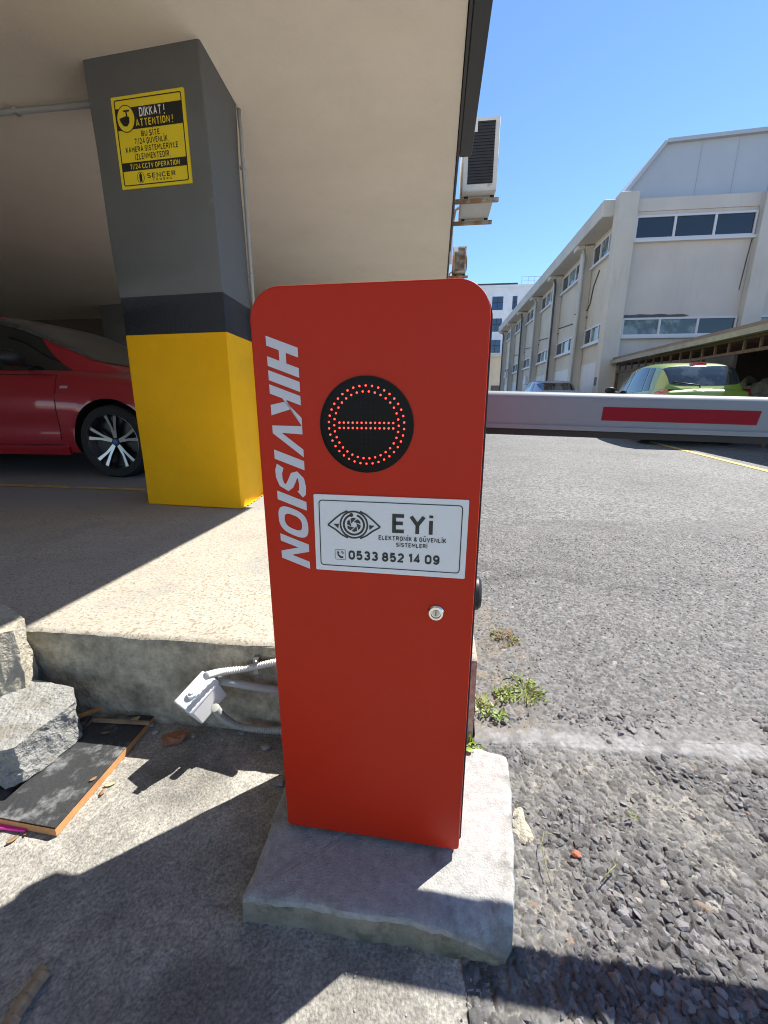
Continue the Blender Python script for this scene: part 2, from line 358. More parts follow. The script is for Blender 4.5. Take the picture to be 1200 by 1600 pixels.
# ------------------------------------------------------------------ lettering (own stroke alphabet)
def _arc(cx, cy, rx, ry, a0, a1, n=10): return [(cx + rx * math.cos(R(a0 + (a1 - a0) * k / n)), cy + ry * math.sin(R(a0 + (a1 - a0) * k / n))) for k in range(n + 1)]
_O = _arc(.3, .70, .3, .30, 0, 180) + _arc(.3, .30, .3, .30, 180, 360) + [(.6, .70)]
GL = {
 'A': (.66, [[(0, 0), (.33, 1), (.66, 0)], [(.11, .30), (.55, .30)]]),
 'B': (.6, [[(0, 0), (0, 1), (.32, 1)] + _arc(.34, .76, .24, .24, 90, -90) + [(0, .52)], [(.34, .52)] + _arc(.34, .26, .26, .26, 90, -90) + [(0, 0)]]),
 'C': (.58, [_arc(.3, .70, .3, .30, 20, 180) + _arc(.3, .30, .3, .30, 180, 340)]),
 'D': (.6, [[(0, 0), (0, 1), (.28, 1)] + _arc(.3, .70, .3, .30, 90, 0) + _arc(.3, .30, .3, .30, 0, -90) + [(0, 0)]]),
 'E': (.5, [[(.5, 1), (0, 1), (0, 0), (.5, 0)], [(0, .52), (.44, .52)]]),
 'G': (.6, [_arc(.3, .70, .3, .30, 20, 180) + _arc(.3, .30, .3, .30, 180, 360) + [(.6, .48), (.34, .48)]]),
 'H': (.6, [[(0, 0), (0, 1)], [(.6, 0), (.6, 1)], [(0, .5), (.6, .5)]]),
 'I': (.0, [[(0, 0), (0, 1)]]),
 'i': (.0, [[(0, 0), (0, .72)]]),
 'K': (.58, [[(0, 0), (0, 1)], [(.56, 1), (.0, .40)], [(.20, .60), (.58, 0)]]),
 'L': (.48, [[(0, 1), (0, 0), (.48, 0)]]),
 'M': (.74, [[(0, 0), (0, 1), (.37, .36), (.74, 1), (.74, 0)]]),
 'N': (.6, [[(0, 0), (0, 1), (.6, 0), (.6, 1)]]),
 'O': (.6, [_O]), '0': (.6, [_O]),
 'P': (.58, [[(0, 0), (0, 1), (.30, 1)] + _arc(.31, .73, .27, .27, 90, -90) + [(0, .46)]]),
 'R': (.6, [[(0, 0), (0, 1), (.30, 1)] + _arc(.31, .74, .27, .26, 90, -90) + [(0, .48)], [(.28, .48), (.60, 0)]]),
 'S': (.58, [_arc(.29, .75, .28, .25, 25, 250) + [(.38, .48)] + _arc(.29, .25, .29, .25, 70, -155)]),
 'T': (.6, [[(0, 1), (.6, 1)], [(.3, 1), (.3, 0)]]),
 'U': (.6, [[(0, 1)] + _arc(.3, .30, .3, .30, 180, 360) + [(.6, 1)]]),
 'V': (.64, [[(0, 1), (.32, 0), (.64, 1)]]),
 'W': (.9, [[(0, 1), (.22, 0), (.45, .9), (.68, 0), (.9, 1)]]),
 'Y': (.64, [[(0, 1), (.32, .45), (.64, 1)], [(.32, .45), (.32, 0)]]),
 'Z': (.56, [[(0, 1), (.56, 1), (0, 0), (.56, 0)]]),
 '1': (.30, [[(0, .86), (.26, 1), (.26, 0)]]),
 '2': (.58, [_arc(.29, .72, .28, .28, 165, -25) + [(0, 0), (.58, 0)]]),
 '3': (.58, [_arc(.28, .75, .27, .25, 155, -90), _arc(.28, .26, .30, .26, 90, -160)]),
 '4': (.62, [[(.42, 0), (.42, 1), (0, .26), (.62, .26)]]),
 '5': (.58, [[(.52, 1), (.08, 1), (.04, .54)] + _arc(.28, .32, .29, .32, 110, -155)]),
 '7': (.56, [[(0, 1), (.56, 1), (.18, 0)]]),
 '8': (.58, [_arc(.29, .76, .25, .24, -90, 270, 18), _arc(.29, .26, .29, .26, 90, 450, 18)]),
 '9': (.58, [_arc(.29, .70, .28, .30, -60, 300, 18), [(.57, .70)] + _arc(.27, .32, .30, .32, 0, -150)]),
 '/': (.40, [[(0, -.04), (.40, 1.04)]]),
 '!': (.0, [[(0, 1), (0, .34)], [(0, .09), (0, -.06)]]),
 '.': (.0, [[(0, .08), (0, -.08)]]),
 '&': (.66, [[(.66, 0), (.14, .66)] + _arc(.28, .80, .18, .20, 200, -30) + [(.10, .42)] + _arc(.26, .24, .25, .24, 140, 360) + [(.56, .42)]]),
}
def letters(mb, body, x0, x1, z0, z1, y, wt=.185, gap=.19, mi=0):
    """capitals drawn as mitred strokes in the local XZ plane, filling x0..x1; cap height z0..z1"""
    strokes = []; x = 0.0; w2 = wt / 2
    for ch in body:
        if ch == ' ': x += .34; continue
        base = {'İ': 'I', 'Ü': 'U'}.get(ch, ch); wd, st_ = GL[base]
        x += w2
        for pl in st_: strokes.append([(x + p[0], p[1]) for p in pl])
        if ch == 'İ': strokes.append([(x, 1.14), (x, 1.14 + wt)])
        if ch == 'i': strokes.append([(x, .86), (x, 1.0)])
        if ch == 'Ü': strokes += [[(x + q, 1.14), (x + q, 1.14 + wt)] for q in (.16, .44)]
        x += wd + w2 + gap
    tot = x - gap; h = 1.0
    def T(p):   # squeeze so that stroke ends stay inside the cap height
        return (x0 + (x1 - x0) * p[0] / tot, z0 + (z1 - z0) * p[1])
    for pl in strokes:
        P = [np.array(p, float) for p in pl]
        if len(P) == 2 and abs(P[0][0] - P[1][0]) < 1e-6: pass
        else:
            P = [np.array((p[0], w2 + p[1] * (1 - wt))) if -.001 <= p[1] <= 1.001 else p for p in P]
        n = len(P); Lf = []; Rt = []
        closed = np.linalg.norm(P[0] - P[-1]) < 1e-6
        for k in range(n):
            a = P[k - 1] if k else (P[-2] if closed else None); b = P[k + 1] if k < n - 1 else (P[1] if closed else None)
            d1 = (P[k] - a) / (np.linalg.norm(P[k] - a) + 1e-9) if a is not None else None
            d2 = (b - P[k]) / (np.linalg.norm(b - P[k]) + 1e-9) if b is not None else None
            if d1 is None: d1 = d2
            if d2 is None: d2 = d1
            n1 = np.array([-d1[1], d1[0]]); n2 = np.array([-d2[1], d2[0]]); m = n1 + n2; l = np.linalg.norm(m)
            m = m / l if l > 1e-6 else n1
            q = min(1.0 / max(m @ n1, .35), 2.0); Lf.append(P[k] + m * w2 * q); Rt.append(P[k] - m * w2 * q)
        vs = [(*T(p),) for p in Lf] + [(*T(p),) for p in Rt]
        mb.add([(p[0], y, p[1]) for p in vs], [(k, k + 1, n + k + 1, n + k) for k in range(n - 1)], mi)
    return mb

def poly_xz(mb, pts, y, mi=0): return mb.add([(p[0], y, p[1]) for p in pts], [tuple(range(len(pts)))], mi)
def rrect(x0, x1, z0, z1, r, n=6, rb=None):
    """rounded rectangle outline, counter-clockwise; rb = bottom radius"""
    rb = r if rb is None else rb; out = []
    for cx, cz, a0, q in ((x1, z0, -90, rb), (x1, z1, 0, r), (x0, z1, 90, r), (x0, z0, 180, rb)):
        sx = -1 if cx == x1 else 1; sz = -1 if cz == z1 else 1
        for k in range(n + 1):
            a = R(a0 + 90 * k / n); out.append((cx + sx * q + q * math.cos(a), cz + sz * q + q * math.sin(a)))
    return out
def frame_line(mb, outer, inner, y, mi=0):
    n = len(outer); o = [(p[0], y, p[1]) for p in outer] + [(p[0], y, p[1]) for p in inner]
    return mb.add(o, [(i, (i + 1) % n, n + (i + 1) % n, n + i) for i in range(n)], mi)

random.seed(7)
GA = R(7.0)                                   # the street grid: D runs away from the viewer, W to the right
Dv = np.array([math.sin(GA), math.cos(GA), 0]); Wv = np.array([math.cos(GA), -math.sin(GA), 0])

#@@SETTING
# ================================================================== SETTING: ground
def asphalt_patch(name, x0, x1, y0, y1, res, cell, hmax, sand_amt, seed, tone, seam=False, dip=()):
    xs = np.arange(x0, x1 + res * 0.5, res); ys = np.arange(y0, y1 + res * 0.5, res)
    X, Y = np.meshgrid(xs, ys)
    wn = 0.34 * cell
    wx = X + wn * (fbm(X / cell * 1.3, Y / cell * 1.3, 31, 3) - 0.5) * 2; wy = Y + wn * (fbm(X / cell * 1.3, Y / cell * 1.3, 57, 3) - 0.5) * 2
    H = np.zeros(X.shape); stone = np.zeros(X.shape); gapm = np.ones(X.shape)
    # angular stones of three sizes, each with a tilted, nearly flat top
    for (cs, sd, thr, hh) in ((1.0, 0, .45, 1.0), (.62, 50, .30, .82), (.36, 90, .0, .60)):
        c = cell * cs; f1, f2, sid = worley(wx / c + sd, wy / c - sd, seed + sd)
        tl = 0.28 * (vnoise(sid * 997, sid * 0, 5) - .5) * (wx / c - np.floor(wx / c) - .5) * 2 + 0.28 * (vnoise(sid * 613, sid * 0, 6) - .5) * (wy / c - np.floor(wy / c) - .5) * 2
        edge_ = f2 - f1; hgt = sstep(0.02, 0.14, edge_) * hh * (0.62 + 0.45 * ((sid * 7.3) % 1.0)) * (1 - .30 * np.clip(f1, 0, 1) ** 2) + tl * sstep(.06, .3, edge_) * hh
        hgt = np.where(sid >= thr, hgt, 0)
        m = hgt > H; H = np.where(m, hgt, H); stone = np.where(m, (sid * 13.7) % 1.0, stone)
    patch = fbm(X * 4.2 + 3, Y * 4.2 + 1, seed + 5)
    micro = fbm(X / cell * 5, Y / cell * 5, seed + 8, 3)
    und = 0.012 * (fbm(X * 2.2, Y * 2.2, 5) - 0.5)
    Z = hmax * (H - 0.62) + und + hmax * 0.20 * (micro - 0.5)
    g = tone * (0.55 + 0.95 * stone ** 1.4) * (0.72 + 0.56 * micro) * (0.88 + .24 * fbm(X * 3, Y * 3, seed + 21))
    C = np.stack([g * 1.0, g * 0.985, g * 1.005], -1)
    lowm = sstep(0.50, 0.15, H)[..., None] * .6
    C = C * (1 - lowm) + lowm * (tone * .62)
    sand = np.clip(sstep(0.56, 0.72, patch) * sand_amt, 0, 1)
    fill = sand * hmax * .20
    Z = np.where(H < .5, Z + fill * (1 - H / .5), Z)
    sm = np.clip(sand * (sstep(0.78, 0.30, H) * 1.0 + 0.13) * (.55 + .9 * fbm(X * 30, Y * 30, seed + 31)), 0, 1)[..., None]
    C = C * (1 - sm) + sm * np.array([0.285, 0.27, 0.235])
    dust = (sstep(.45, .7, fbm(X * 9, Y * 9, seed + 41)) * .14 * sstep(.9, .5, H))[..., None]; C = C * (1 - dust) + dust * np.array([.22, .212, .195])
    C = np.where(((stone > 0.992) & (H > 0.45))[..., None], np.array([0.24, 0.23, 0.21]), C)
    C = np.where(((stone > 0.984) & (stone < .988) & (H > 0.45))[..., None], np.array([0.18, 0.13, 0.10]), C)
    if seam:
        ctr = 0.975 - 0.028 * (X - 0.25) / 0.35 * np.clip((X - .1) / .4, 0, 1) + 0.022 * (fbm(X * 9, X * 0, 5) - 0.5)
        ctr = np.maximum(ctr, 0.905 + 0.02 * (fbm(X * 8, X * 0, 9) - .5))
        wd = 0.036 + 0.034 * (fbm(X * 11, Y * 6, 77) - 0.5)
        s_ = sstep(1.05, 0.45, np.abs(Y - ctr) / wd + .35 * (fbm(X * 60, Y * 60, 84) - .5))
        f = np.clip(s_ * (0.95 - .7 * sstep(.52, .66, fbm(X * 22, Y * 22, 78))), 0, 1)
        Z = Z * (1 - 0.72 * s_) + s_ * (0.004 + 0.003 * (fbm(X * 120, Y * 120, 80) - .5))
        cem = (0.212 + 0.20 * (fbm(X * 90, Y * 90, 79) - 0.5))[..., None] * np.array([1.0, 1.0, 1.02])
        f = f[..., None]; C = C * (1 - f) + f * cem
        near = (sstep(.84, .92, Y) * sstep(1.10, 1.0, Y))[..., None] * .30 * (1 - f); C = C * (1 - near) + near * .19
    soil = np.clip(sstep(0.30, 0.0, X - 0.30 - 0.1 * (Y - 1.0) + 0.25 * (fbm(X * 7, Y * 7, 41) - .5)) * sstep(0.93, 1.02, Y) * sstep(2.2, 1.5, Y), 0, 1) * (0.35 + 0.6 * sstep(.4, .6, fbm(X * 25, Y * 25, 43))) * sstep(.85, .35, H)
    C = C * (1 - soil[..., None]) + soil[..., None] * np.array([0.19, 0.15, 0.10])
    tar = sstep(0.20, 0.02, np.abs(Y - (2.10 - 0.12 * (X - .6)) + 0.30 * (fbm(X * 3, Y * 3, 61) - .5))) * sstep(2.2, .9, X) * sstep(.40, .60, fbm(X * 6, Y * 9, 62)) * .38
    C = C * (1 - tar[..., None])
    zr = 0.018 * np.maximum(0, Y - 1.5)
    k = np.ones(X.shape)
    if 'y0' in dip: k = np.minimum(k, sstep(0, .03, Y - y0))
    if 'y1' in dip: k = np.minimum(k, sstep(0, .03, y1 - Y))
    if 'x1' in dip: k = np.minimum(k, sstep(0, .05, x1 - X))
    Z = Z * k - .004 * (1 - k)
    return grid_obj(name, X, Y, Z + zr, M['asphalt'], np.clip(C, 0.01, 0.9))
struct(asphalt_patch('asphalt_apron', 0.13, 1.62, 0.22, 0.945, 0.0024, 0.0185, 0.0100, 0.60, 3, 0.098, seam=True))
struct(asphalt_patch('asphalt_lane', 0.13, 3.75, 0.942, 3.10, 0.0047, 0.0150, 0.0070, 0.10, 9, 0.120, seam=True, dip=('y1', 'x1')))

def stones_sheet(name, x0, x1, y0, y1, pitch, r0, r1, flat, sub, seed, tone, sand_seed=None, inside=None):
    """half buried angular aggregate, one mesh of many stones nobody could count"""
    bm = bmesh.new(); bmesh.ops.create_icosphere(bm, subdivisions=sub, radius=1); bm.verts.ensure_lookup_table()
    bv = np.array([tuple(v.co) for v in bm.verts]); bf = np.array([[v.index for v in f.verts] for f in bm.faces]); bm.free()
    rg = np.random.default_rng(seed)
    gx, gy = np.meshgrid(np.arange(x0, x1, pitch), np.arange(y0, y1, pitch)); gx = gx + (np.arange(gx.shape[0]) % 2)[:, None] * pitch / 2
    c = np.stack([gx.ravel(), gy.ravel()], 1) + rg.uniform(-.42, .42, (gx.size, 2)) * pitch
    n0 = len(c); keep = rg.random(n0) < .93
    if inside is not None: keep &= inside(c[:, 0], c[:, 1])
    c = c[keep]; n = len(c)
    rad = r0 + (r1 - r0) * rg.random(n) ** 1.8
    an = rg.uniform(0, 6.283, n); el = rg.uniform(.68, 1.0, n); fl = flat * rg.uniform(.75, 1.25, n)
    tilt = rg.normal(0, .22, (n, 2))
    patch = fbm(c[:, 0] * 4.2 + 3, c[:, 1] * 4.2 + 1, 3 + 5) if sand_seed else np.zeros(n)
    sink = sstep(.56, .72, patch) if sand_seed else np.zeros(n)
    nv = len(bv)
    V = bv[None] * (1 + rg.uniform(-.24, .20, (n, nv)))[..., None]
    # chop facets: clamp along random directions
    for k in range(5):
        d = rg.normal(0, 1, (n, 3)); d /= np.linalg.norm(d, axis=1, keepdims=True); lim = rg.uniform(.45, .80, n)
        pr = np.einsum('nvk,nk->nv', V, d); ex = np.clip(pr - lim[:, None], 0, None); V = V - ex[..., None] * d[:, None, :]
    V = V * np.stack([np.ones(n), el, fl], 1)[:, None, :]
    V[..., 2] += V[..., 0] * tilt[:, :1] + V[..., 1] * tilt[:, 1:]
    ca, sa = np.cos(an)[:, None], np.sin(an)[:, None]
    X = (V[..., 0] * ca - V[..., 1] * sa) * rad[:, None] + c[:, :1]; Y = (V[..., 0] * sa + V[..., 1] * ca) * rad[:, None] + c[:, 1:]
    base = 0.018 * np.maximum(0, c[:, 1] - 1.5) + .012 * (fbm(c[:, 0] * 2.2, c[:, 1] * 2.2, 5) - .5)
    Z = V[..., 2] * rad[:, None] + (base + rad * fl * (rg.uniform(-.36, .20, n) - .6 * sink) - .0018)[:, None]
    co = np.stack([X, Y, Z], -1).reshape(-1, 3); F = (bf[None] + (np.arange(n) * nv)[:, None, None]).reshape(-1, 3)
    me = bpy.data.meshes.new(name); me.vertices.add(len(co)); me.vertices.foreach_set('co', co.ravel().astype(np.float32))
    me.loops.add(F.size); me.loops.foreach_set('vertex_index', F.ravel().astype(np.int32)); me.polygons.add(len(F)); me.polygons.foreach_set('loop_start', np.arange(0, F.size, 3, dtype=np.int32))
    me.polygons.foreach_set('use_smooth', np.zeros(len(F), bool)); me.update(calc_edges=True)
    g = tone * (.55 + 1.05 * rg.random(n) ** 1.5); tint = np.stack([np.ones(n), rg.uniform(.97, 1.0, n), rg.uniform(.97, 1.06, n)], 1)
    C = g[:, None] * tint; odd = rg.random(n); C[odd > .994] = (.24, .22, .19); C[(odd > .991) & (odd <= .994)] = (.17, .115, .09)
    dus = (.55 * sink * rg.random(n))[:, None]; C = C * (1 - dus) + dus * np.array([.26, .25, .225])
    at = me.color_attributes.new('Albedo', 'FLOAT_COLOR', 'POINT'); c4 = np.concatenate([np.repeat(C, nv, 0), np.ones((n * nv, 1))], 1); at.data.foreach_set('color', c4.ravel().astype(np.float32))
    me.materials.append(M['asphalt']); o = bpy.data.objects.new(name, me); COL.objects.link(o); o['kind'] = 'stuff'; return o
def apron_ok(x, y):
    edge = np.interp(y, [.2, .48, .50, .56, .65, .74, .83, .87], [.205, .212, .226, .246, .270, .293, .314, .30])
    return (x > edge + .004) & (((y < .885) | (y > 1.01)) | (vnoise(x * 55, y * 55, 8) > .62))
def lane_ok(x, y): return (x > .285 + .1 * (y - 1.0)) & (np.abs(y - 1.0) > -1) & ((x > .52 + .3 * (vnoise(x * 9, y * 9, 3) - .5)) | (vnoise(x * 40, y * 40, 4) > .35))
stones_sheet('asphalt_stones', .20, 1.60, .22, 1.06, .0132, .0062, .0138, .70, 2, 11, .122, True, apron_ok)
stones_sheet('asphalt_stones', .28, 2.90, 1.05, 2.75, .0125, .0038, .0082, .62, 1, 12, .130, False, lane_ok)

def slab_material():
    m, t, p = nmat('slab_concrete'); N, Lk = t.nodes, t.links
    geo = N.new('ShaderNodeTexCoord').outputs['Object']
    def noise(sc, det=6, ro=.6):
        n = N.new('ShaderNodeTexNoise'); n.inputs['Scale'].default_value = sc; n.inputs['Detail'].default_value = det; n.inputs['Roughness'].default_value = ro; Lk.new(geo, n.inputs['Vector']); return n.outputs['Fac']
    def ramp(f, a, b, lo=0., hi=1.):
        mr = N.new('ShaderNodeMapRange'); mr.interpolation_type = 'SMOOTHSTEP'; mr.inputs['From Min'].default_value = a; mr.inputs['From Max'].default_value = b; mr.inputs['To Min'].default_value = lo; mr.inputs['To Max'].default_value = hi; Lk.new(f, mr.inputs['Value']); return mr.outputs[0]
    def mix(fac, A, B):
        mx = N.new('ShaderNodeMix'); mx.data_type = 'RGBA'; Lk.new(fac, mx.inputs['Factor'])
        for k, v in (('A', A), ('B', B)):
            if isinstance(v, tuple): mx.inputs[k].default_value = (*v, 1)
            else: Lk.new(v, mx.inputs[k])
        return mx.outputs['Result']
    col = mix(ramp(noise(2.2), .35, .65), (.315, .292, .25), (.37, .345, .295))
    col = mix(ramp(noise(3.5, 8), .56, .63, 0, .75), col, (.29, .285, .265))           # grey worn patches
    col = mix(ramp(noise(60, 4), .52, .62, 0, .55), col, (.30, .25, .175))
    col = mix(ramp(noise(120, 3), .55, .62, 0, .85), col, (.20, .155, .10))             # brown specks
    col = mix(ramp(noise(110, 3), .38, .33, 0, .5), col, (.56, .52, .44))
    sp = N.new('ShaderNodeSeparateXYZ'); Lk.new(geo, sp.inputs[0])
    col = mix(ramp(sp.outputs['Y'], 2.3, 3.0, 0, .8), col, (.23, .235, .245))  # garage shade put into the colour: bluish grey deeper under the soffit
    Lk.new(col, p.inputs['Base Color']); p.inputs['Roughness'].default_value = .92
    b = N.new('ShaderNodeBump'); b.inputs['Strength'].default_value = .55; b.inputs['Distance'].default_value = .005; Lk.new(noise(120, 5), b.inputs['Height']); Lk.new(b.outputs[0], p.inputs['Normal'])
    return m
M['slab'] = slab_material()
def far_asphalt():
    m, t, p = nmat('asphalt_far'); N, Lk = t.nodes, t.links
    geo = N.new('ShaderNodeTexCoord').outputs['Object']
    v = N.new('ShaderNodeTexVoronoi'); v.inputs['Scale'].default_value = 75; Lk.new(geo, v.inputs['Vector'])
    bw = N.new('ShaderNodeSeparateColor'); Lk.new(v.outputs['Color'], bw.inputs[0])
    n = N.new('ShaderNodeTexNoise'); n.inputs['Scale'].default_value = 0.8; n.inputs['Detail'].default_value = 9; n.inputs['Roughness'].default_value = 0.65; Lk.new(geo, n.inputs['Vector'])
    mr = N.new('ShaderNodeMapRange'); mr.inputs['To Min'].default_value = 0.04; mr.inputs['To Max'].default_value = 0.195; Lk.new(bw.outputs[0], mr.inputs['Value'])
    mr2 = N.new('ShaderNodeMapRange'); mr2.inputs['From Min'].default_value = 0.3; mr2.inputs['From Max'].default_value = 0.7; mr2.inputs['To Min'].default_value = 0.8; mr2.inputs['To Max'].default_value = 1.2; Lk.new(n.outputs['Fac'], mr2.inputs['Value'])
    mu = N.new('ShaderNodeMath'); mu.operation = 'MULTIPLY'; Lk.new(mr.outputs[0], mu.inputs[0]); Lk.new(mr2.outputs[0], mu.inputs[1])
    cc = N.new('ShaderNodeCombineColor')
    for k in range(3): Lk.new(mu.outputs[0], cc.inputs[k])
    Lk.new(cc.outputs[0], p.inputs['Base Color']); p.inputs['Roughness'].default_value = 0.8
    b = N.new('ShaderNodeBump'); b.inputs['Strength'].default_value = 0.8; b.inputs['Distance'].default_value = 0.006; b.invert = True
    Lk.new(v.outputs['Distance'], b.inputs['Height']); Lk.new(b.outputs[0], p.inputs['Normal'])
    return m
M['asphalt_far'] = far_asphalt()
mb = MB()
for (xa, xb, ya, yb) in ((3.72, 400, 0.2, 1.5), (3.72, 400, 1.5, 3.04), (0.0, 400, 3.04, 16), (-400, 400, 16, 900)):
    za, zb = 0.018 * max(0, min(ya, 16) - 1.5) - .0015, 0.018 * max(0, min(yb, 16) - 1.5) - .0015
    mb.add([(xa, ya, za), (xb, ya, za), (xb, yb, zb), (xa, yb, zb)], [(0, 1, 2, 3)])
mb.add([(1.615, .2, -.004), (3.73, .2, -.004), (3.73, 1.06, -.004), (1.615, 1.06, -.004)], [(0, 1, 2, 3)])
mb.add([(.19, -6, -.006), (60, -6, -.006), (60, .225, -.006), (.19, .225, -.006)], [(0, 1, 2, 3)])
struct(mb.build('asphalt_road', M['asphalt_far']))
mb = MB(); mb.add([(-9, -6, -.004), (.195, -6, -.004), (.195, .182, -.004), (-9, .182, -.004)], [(0, 1, 2, 3)]); mb.add([(-9, .182, -.004), (-2.595, .182, -.004), (-2.595, 1.6, -.004), (-9, 1.6, -.004)], [(0, 1, 2, 3)])
struct(mb.build('forecourt', mat('forecourt_concrete', (0.27, 0.255, 0.225), rough=.95, var=.25, vscale=30, bump=.5, bscale=120, c2=(.17, .16, .14), c2thr=.58, c2scale=3)))
# earth under everything
mb = MB(); mb.add([(-400, -400, -.09), (400, -400, -.09), (400, 20, -.09), (-400, 20, -.09)], [(0, 1, 2, 3)])
struct(mb.build('ground', mat('earth', (0.30, 0.27, 0.22), rough=0.95, var=0.2, vscale=4, bump=.5, bscale=40)))

# lower concrete pad
res = 0.006
xs = np.arange(-2.6, 0.2301, res); ys = np.arange(0.18, 1.16, res); X, Y = np.meshgrid(xs, ys)
edge = 0.205 + 0.012 * (fbm(Y * 9, Y * 0, 21) - 0.5) * 2
Xc = np.minimum(X, edge)
Z = 0.004 * (fbm(X * 3, Y * 3, 11) - 0.5) + 0.0022 * (fbm(X * 40, Y * 40, 12) - 0.5) + 0.0035 * (fbm(X * 9, Y * 9, 15) - 0.5)
joint = sstep(0.006, 0.002, np.abs(Y - (0.470 - 0.10 * (X + .05)))) * 0.0
Z = np.where(X > edge, -0.03, Z)
b1 = fbm(X * 4, Y * 4, 13); b2 = fbm(X * 55, Y * 55, 14); b3 = fbm(X * 14, Y * 14, 16)
g = 0.30 * (0.60 + 0.74 * b1) * (0.70 + 0.60 * b2) * (0.72 + 0.56 * b3)
damp = sstep(0.50, 0.62, fbm(X * 3.2 + 1, Y * 3.2 + 4, 17)) * 0.35 * sstep(-0.75, -0.45, X)
g = g * (1 - damp) * (1 - 0.5 * joint)
Cc = np.stack([g * 1.04, g * 1.0, g * 0.90], -1)
fines = (sstep(0.56, 0.63, fbm(X * 160, Y * 160, 18, 2)) * 0.35)[..., None]; Cc = Cc * (1 - fines) + fines * 0.12
struct(grid_obj('concrete_pad', Xc, Y, Z, M['pad'], np.clip(Cc, .02, .8)))

# raised slab: front edge from (-1.30) to (.27), right edge along the grid
e0 = np.array([-1.02, 1.07]); e1 = pt(746, 1030, 0.28)[:2]
ed = (e1 - e0) / np.linalg.norm(e1 - e0)
EL = e0 - ed * 5.0
def slab_mesh():
    mbt = MB()
    ns = 560; L = np.linalg.norm(e1 - e0) 
    s = np.concatenate([np.linspace(-5, 0, 60)[:-1], np.linspace(0, L, 210)])
    t = np.concatenate([np.linspace(0, 2.2, 260)[:-1], np.linspace(2.2, 9.2, 60)])
    S, T = np.meshgrid(s, t)
    X = e0[0] + ed[0] * S + Dv[0] * T; Y = e0[1] + ed[1] * S + Dv[1] * T
    ramp = np.clip((Y - 1.05) / 1.5, 0, 1)
    Z = 0.28 - 0.04 * ramp + 0.003 * (fbm(X * 3, Y * 3, 91) - .5) + 0.0022 * (fbm(X * 22, Y * 22, 92) - .5)
    rag = 0.006 * (fbm(S * 25, S * 0 + 2, 93) - .2)
    first = T < 1e-6
    Z = np.where(first, Z - 0.006 - rag, Z)
    Y = np.where(first, Y + .004 * (fbm(S * 40, S * 0, 94) - .5), Y)
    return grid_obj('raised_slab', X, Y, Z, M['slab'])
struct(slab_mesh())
# front and right faces of the slab
def slab_face(name, p, q, n):
    ss = np.linspace(0, 1, n); zz = np.linspace(-0.02, 1, 22); S, Zf = np.meshgrid(ss, zz)
    Ln = np.linalg.norm(q - p); d = (q - p) / Ln; nr = np.array([d[1], -d[0]])
    off = 0.010 * (fbm(S * Ln * 6, Zf * 1.5, 71) - .5) + 0.006 * (fbm(S * Ln * 30, Zf * 8, 72) - .5) + 0.006 * np.clip(1 - Zf, 0, 1)
    off = off - 0.012 * sstep(.94, 1.0, Zf) * fbm(S * Ln * 25, Zf * 0, 73)
    X = p[0] + (q - p)[0] * S + nr[0] * off; Y = p[1] + (q - p)[1] * S + nr[1] * off
    top = 0.28 - 0.04 * np.clip((Y - 1.05) / 1.5, 0, 1) - 0.005
    return struct(grid_obj(name, X, Y, Zf * top, M['slabside']))
slab_face('slab_step', EL, e1, 420)
slab_face('slab_edge', e1, e1 + Dv[:2] * 9, 200)

# yellow bay lines
def strip(name, a, b, wd, zf, mt, dz=0.004, n=40):
    a = np.array(a[:2]); b = np.array(b[:2]); d = (b - a) / np.linalg.norm(b - a); nr = np.array([-d[1], d[0]]) * wd / 2
    mbs = MB(); vs = []; fs = []
    for k in range(n + 1):
        c = a + (b - a) * k / n; j = 1 + 0.12 * (random.random() - .5)
        for sgn in (-1, 1):
            q = c + nr * sgn * j; vs.append((q[0], q[1], zf(q[1]) + dz))
        if k: fs.append((2 * k - 2, 2 * k - 1, 2 * k + 1, 2 * k))
    mbs.add(vs, fs); return struct(mbs.build(name, mt))
strip('bay_line', (-6.4, 3.90), (-1.66, 3.17), 0.07, slab_z, M['yline'])
strip('parking_line', (4.75, 4.75), (5.53, 9.3), 0.10, road_z, M['yline'])
strip('parking_line', (5.53, 9.3), (8.6, 8.92), 0.10, road_z, M['yline'])

#@@GARAGE
# ================================================================== LEFT BUILDING with the open garage
SH = 2.668
GB = thing('garage_building', 'cream rendered building raised over an open car park on painted columns', 'building', (0, 0, 0), -GA)
# local frame: x = W, y = D ; edge of the soffit at local x = EX
def loc(p): return np.array([p[0] * Wv[0] + p[1] * Wv[1], p[0] * Dv[0] + p[1] * Dv[1]])
EX = 0.085
mb = MB(); mb.box((-13, -6, SH), (EX, 16, SH + 0.28))
o = mb.build('soffit', M['soffit'], GB)
mb = MB(); mb.box((EX - 0.25, -6, SH + 0.283), (EX + 0.004, 16, 7.5)); mb.box((-13, -6, SH + .283), (EX - .253, -5.75, 7.5)); mb.box((-13, 15.75, SH + .283), (EX - .253, 16, 7.5))
mb.box((-13, -5.745, 7.2), (EX - .254, 15.745, 7.45))
mb.build('wall', M['wallw'], GB)
mb = MB(); mb.box((EX + .006, -6, SH - 0.012), (EX + 0.022, 16, SH + 0.34)); mb.build('edge_flashing', M['fascia'], GB)
mb = MB(); mb.box((EX + .024, -6, SH + 0.004), (EX + 0.112, 3.72, SH + 0.13), bev=.006); mb.build('eaves_box', M['fascia'], GB)
mb = MB(); mb.box((-13, 9.0, 0.02), (EX - .3, 9.25, SH - .002)); mb.box((-13, -5.7, 0.02), (-12.75, 8.995, SH - .002)); mb.build('back_wall', M['garage_dark'], GB)
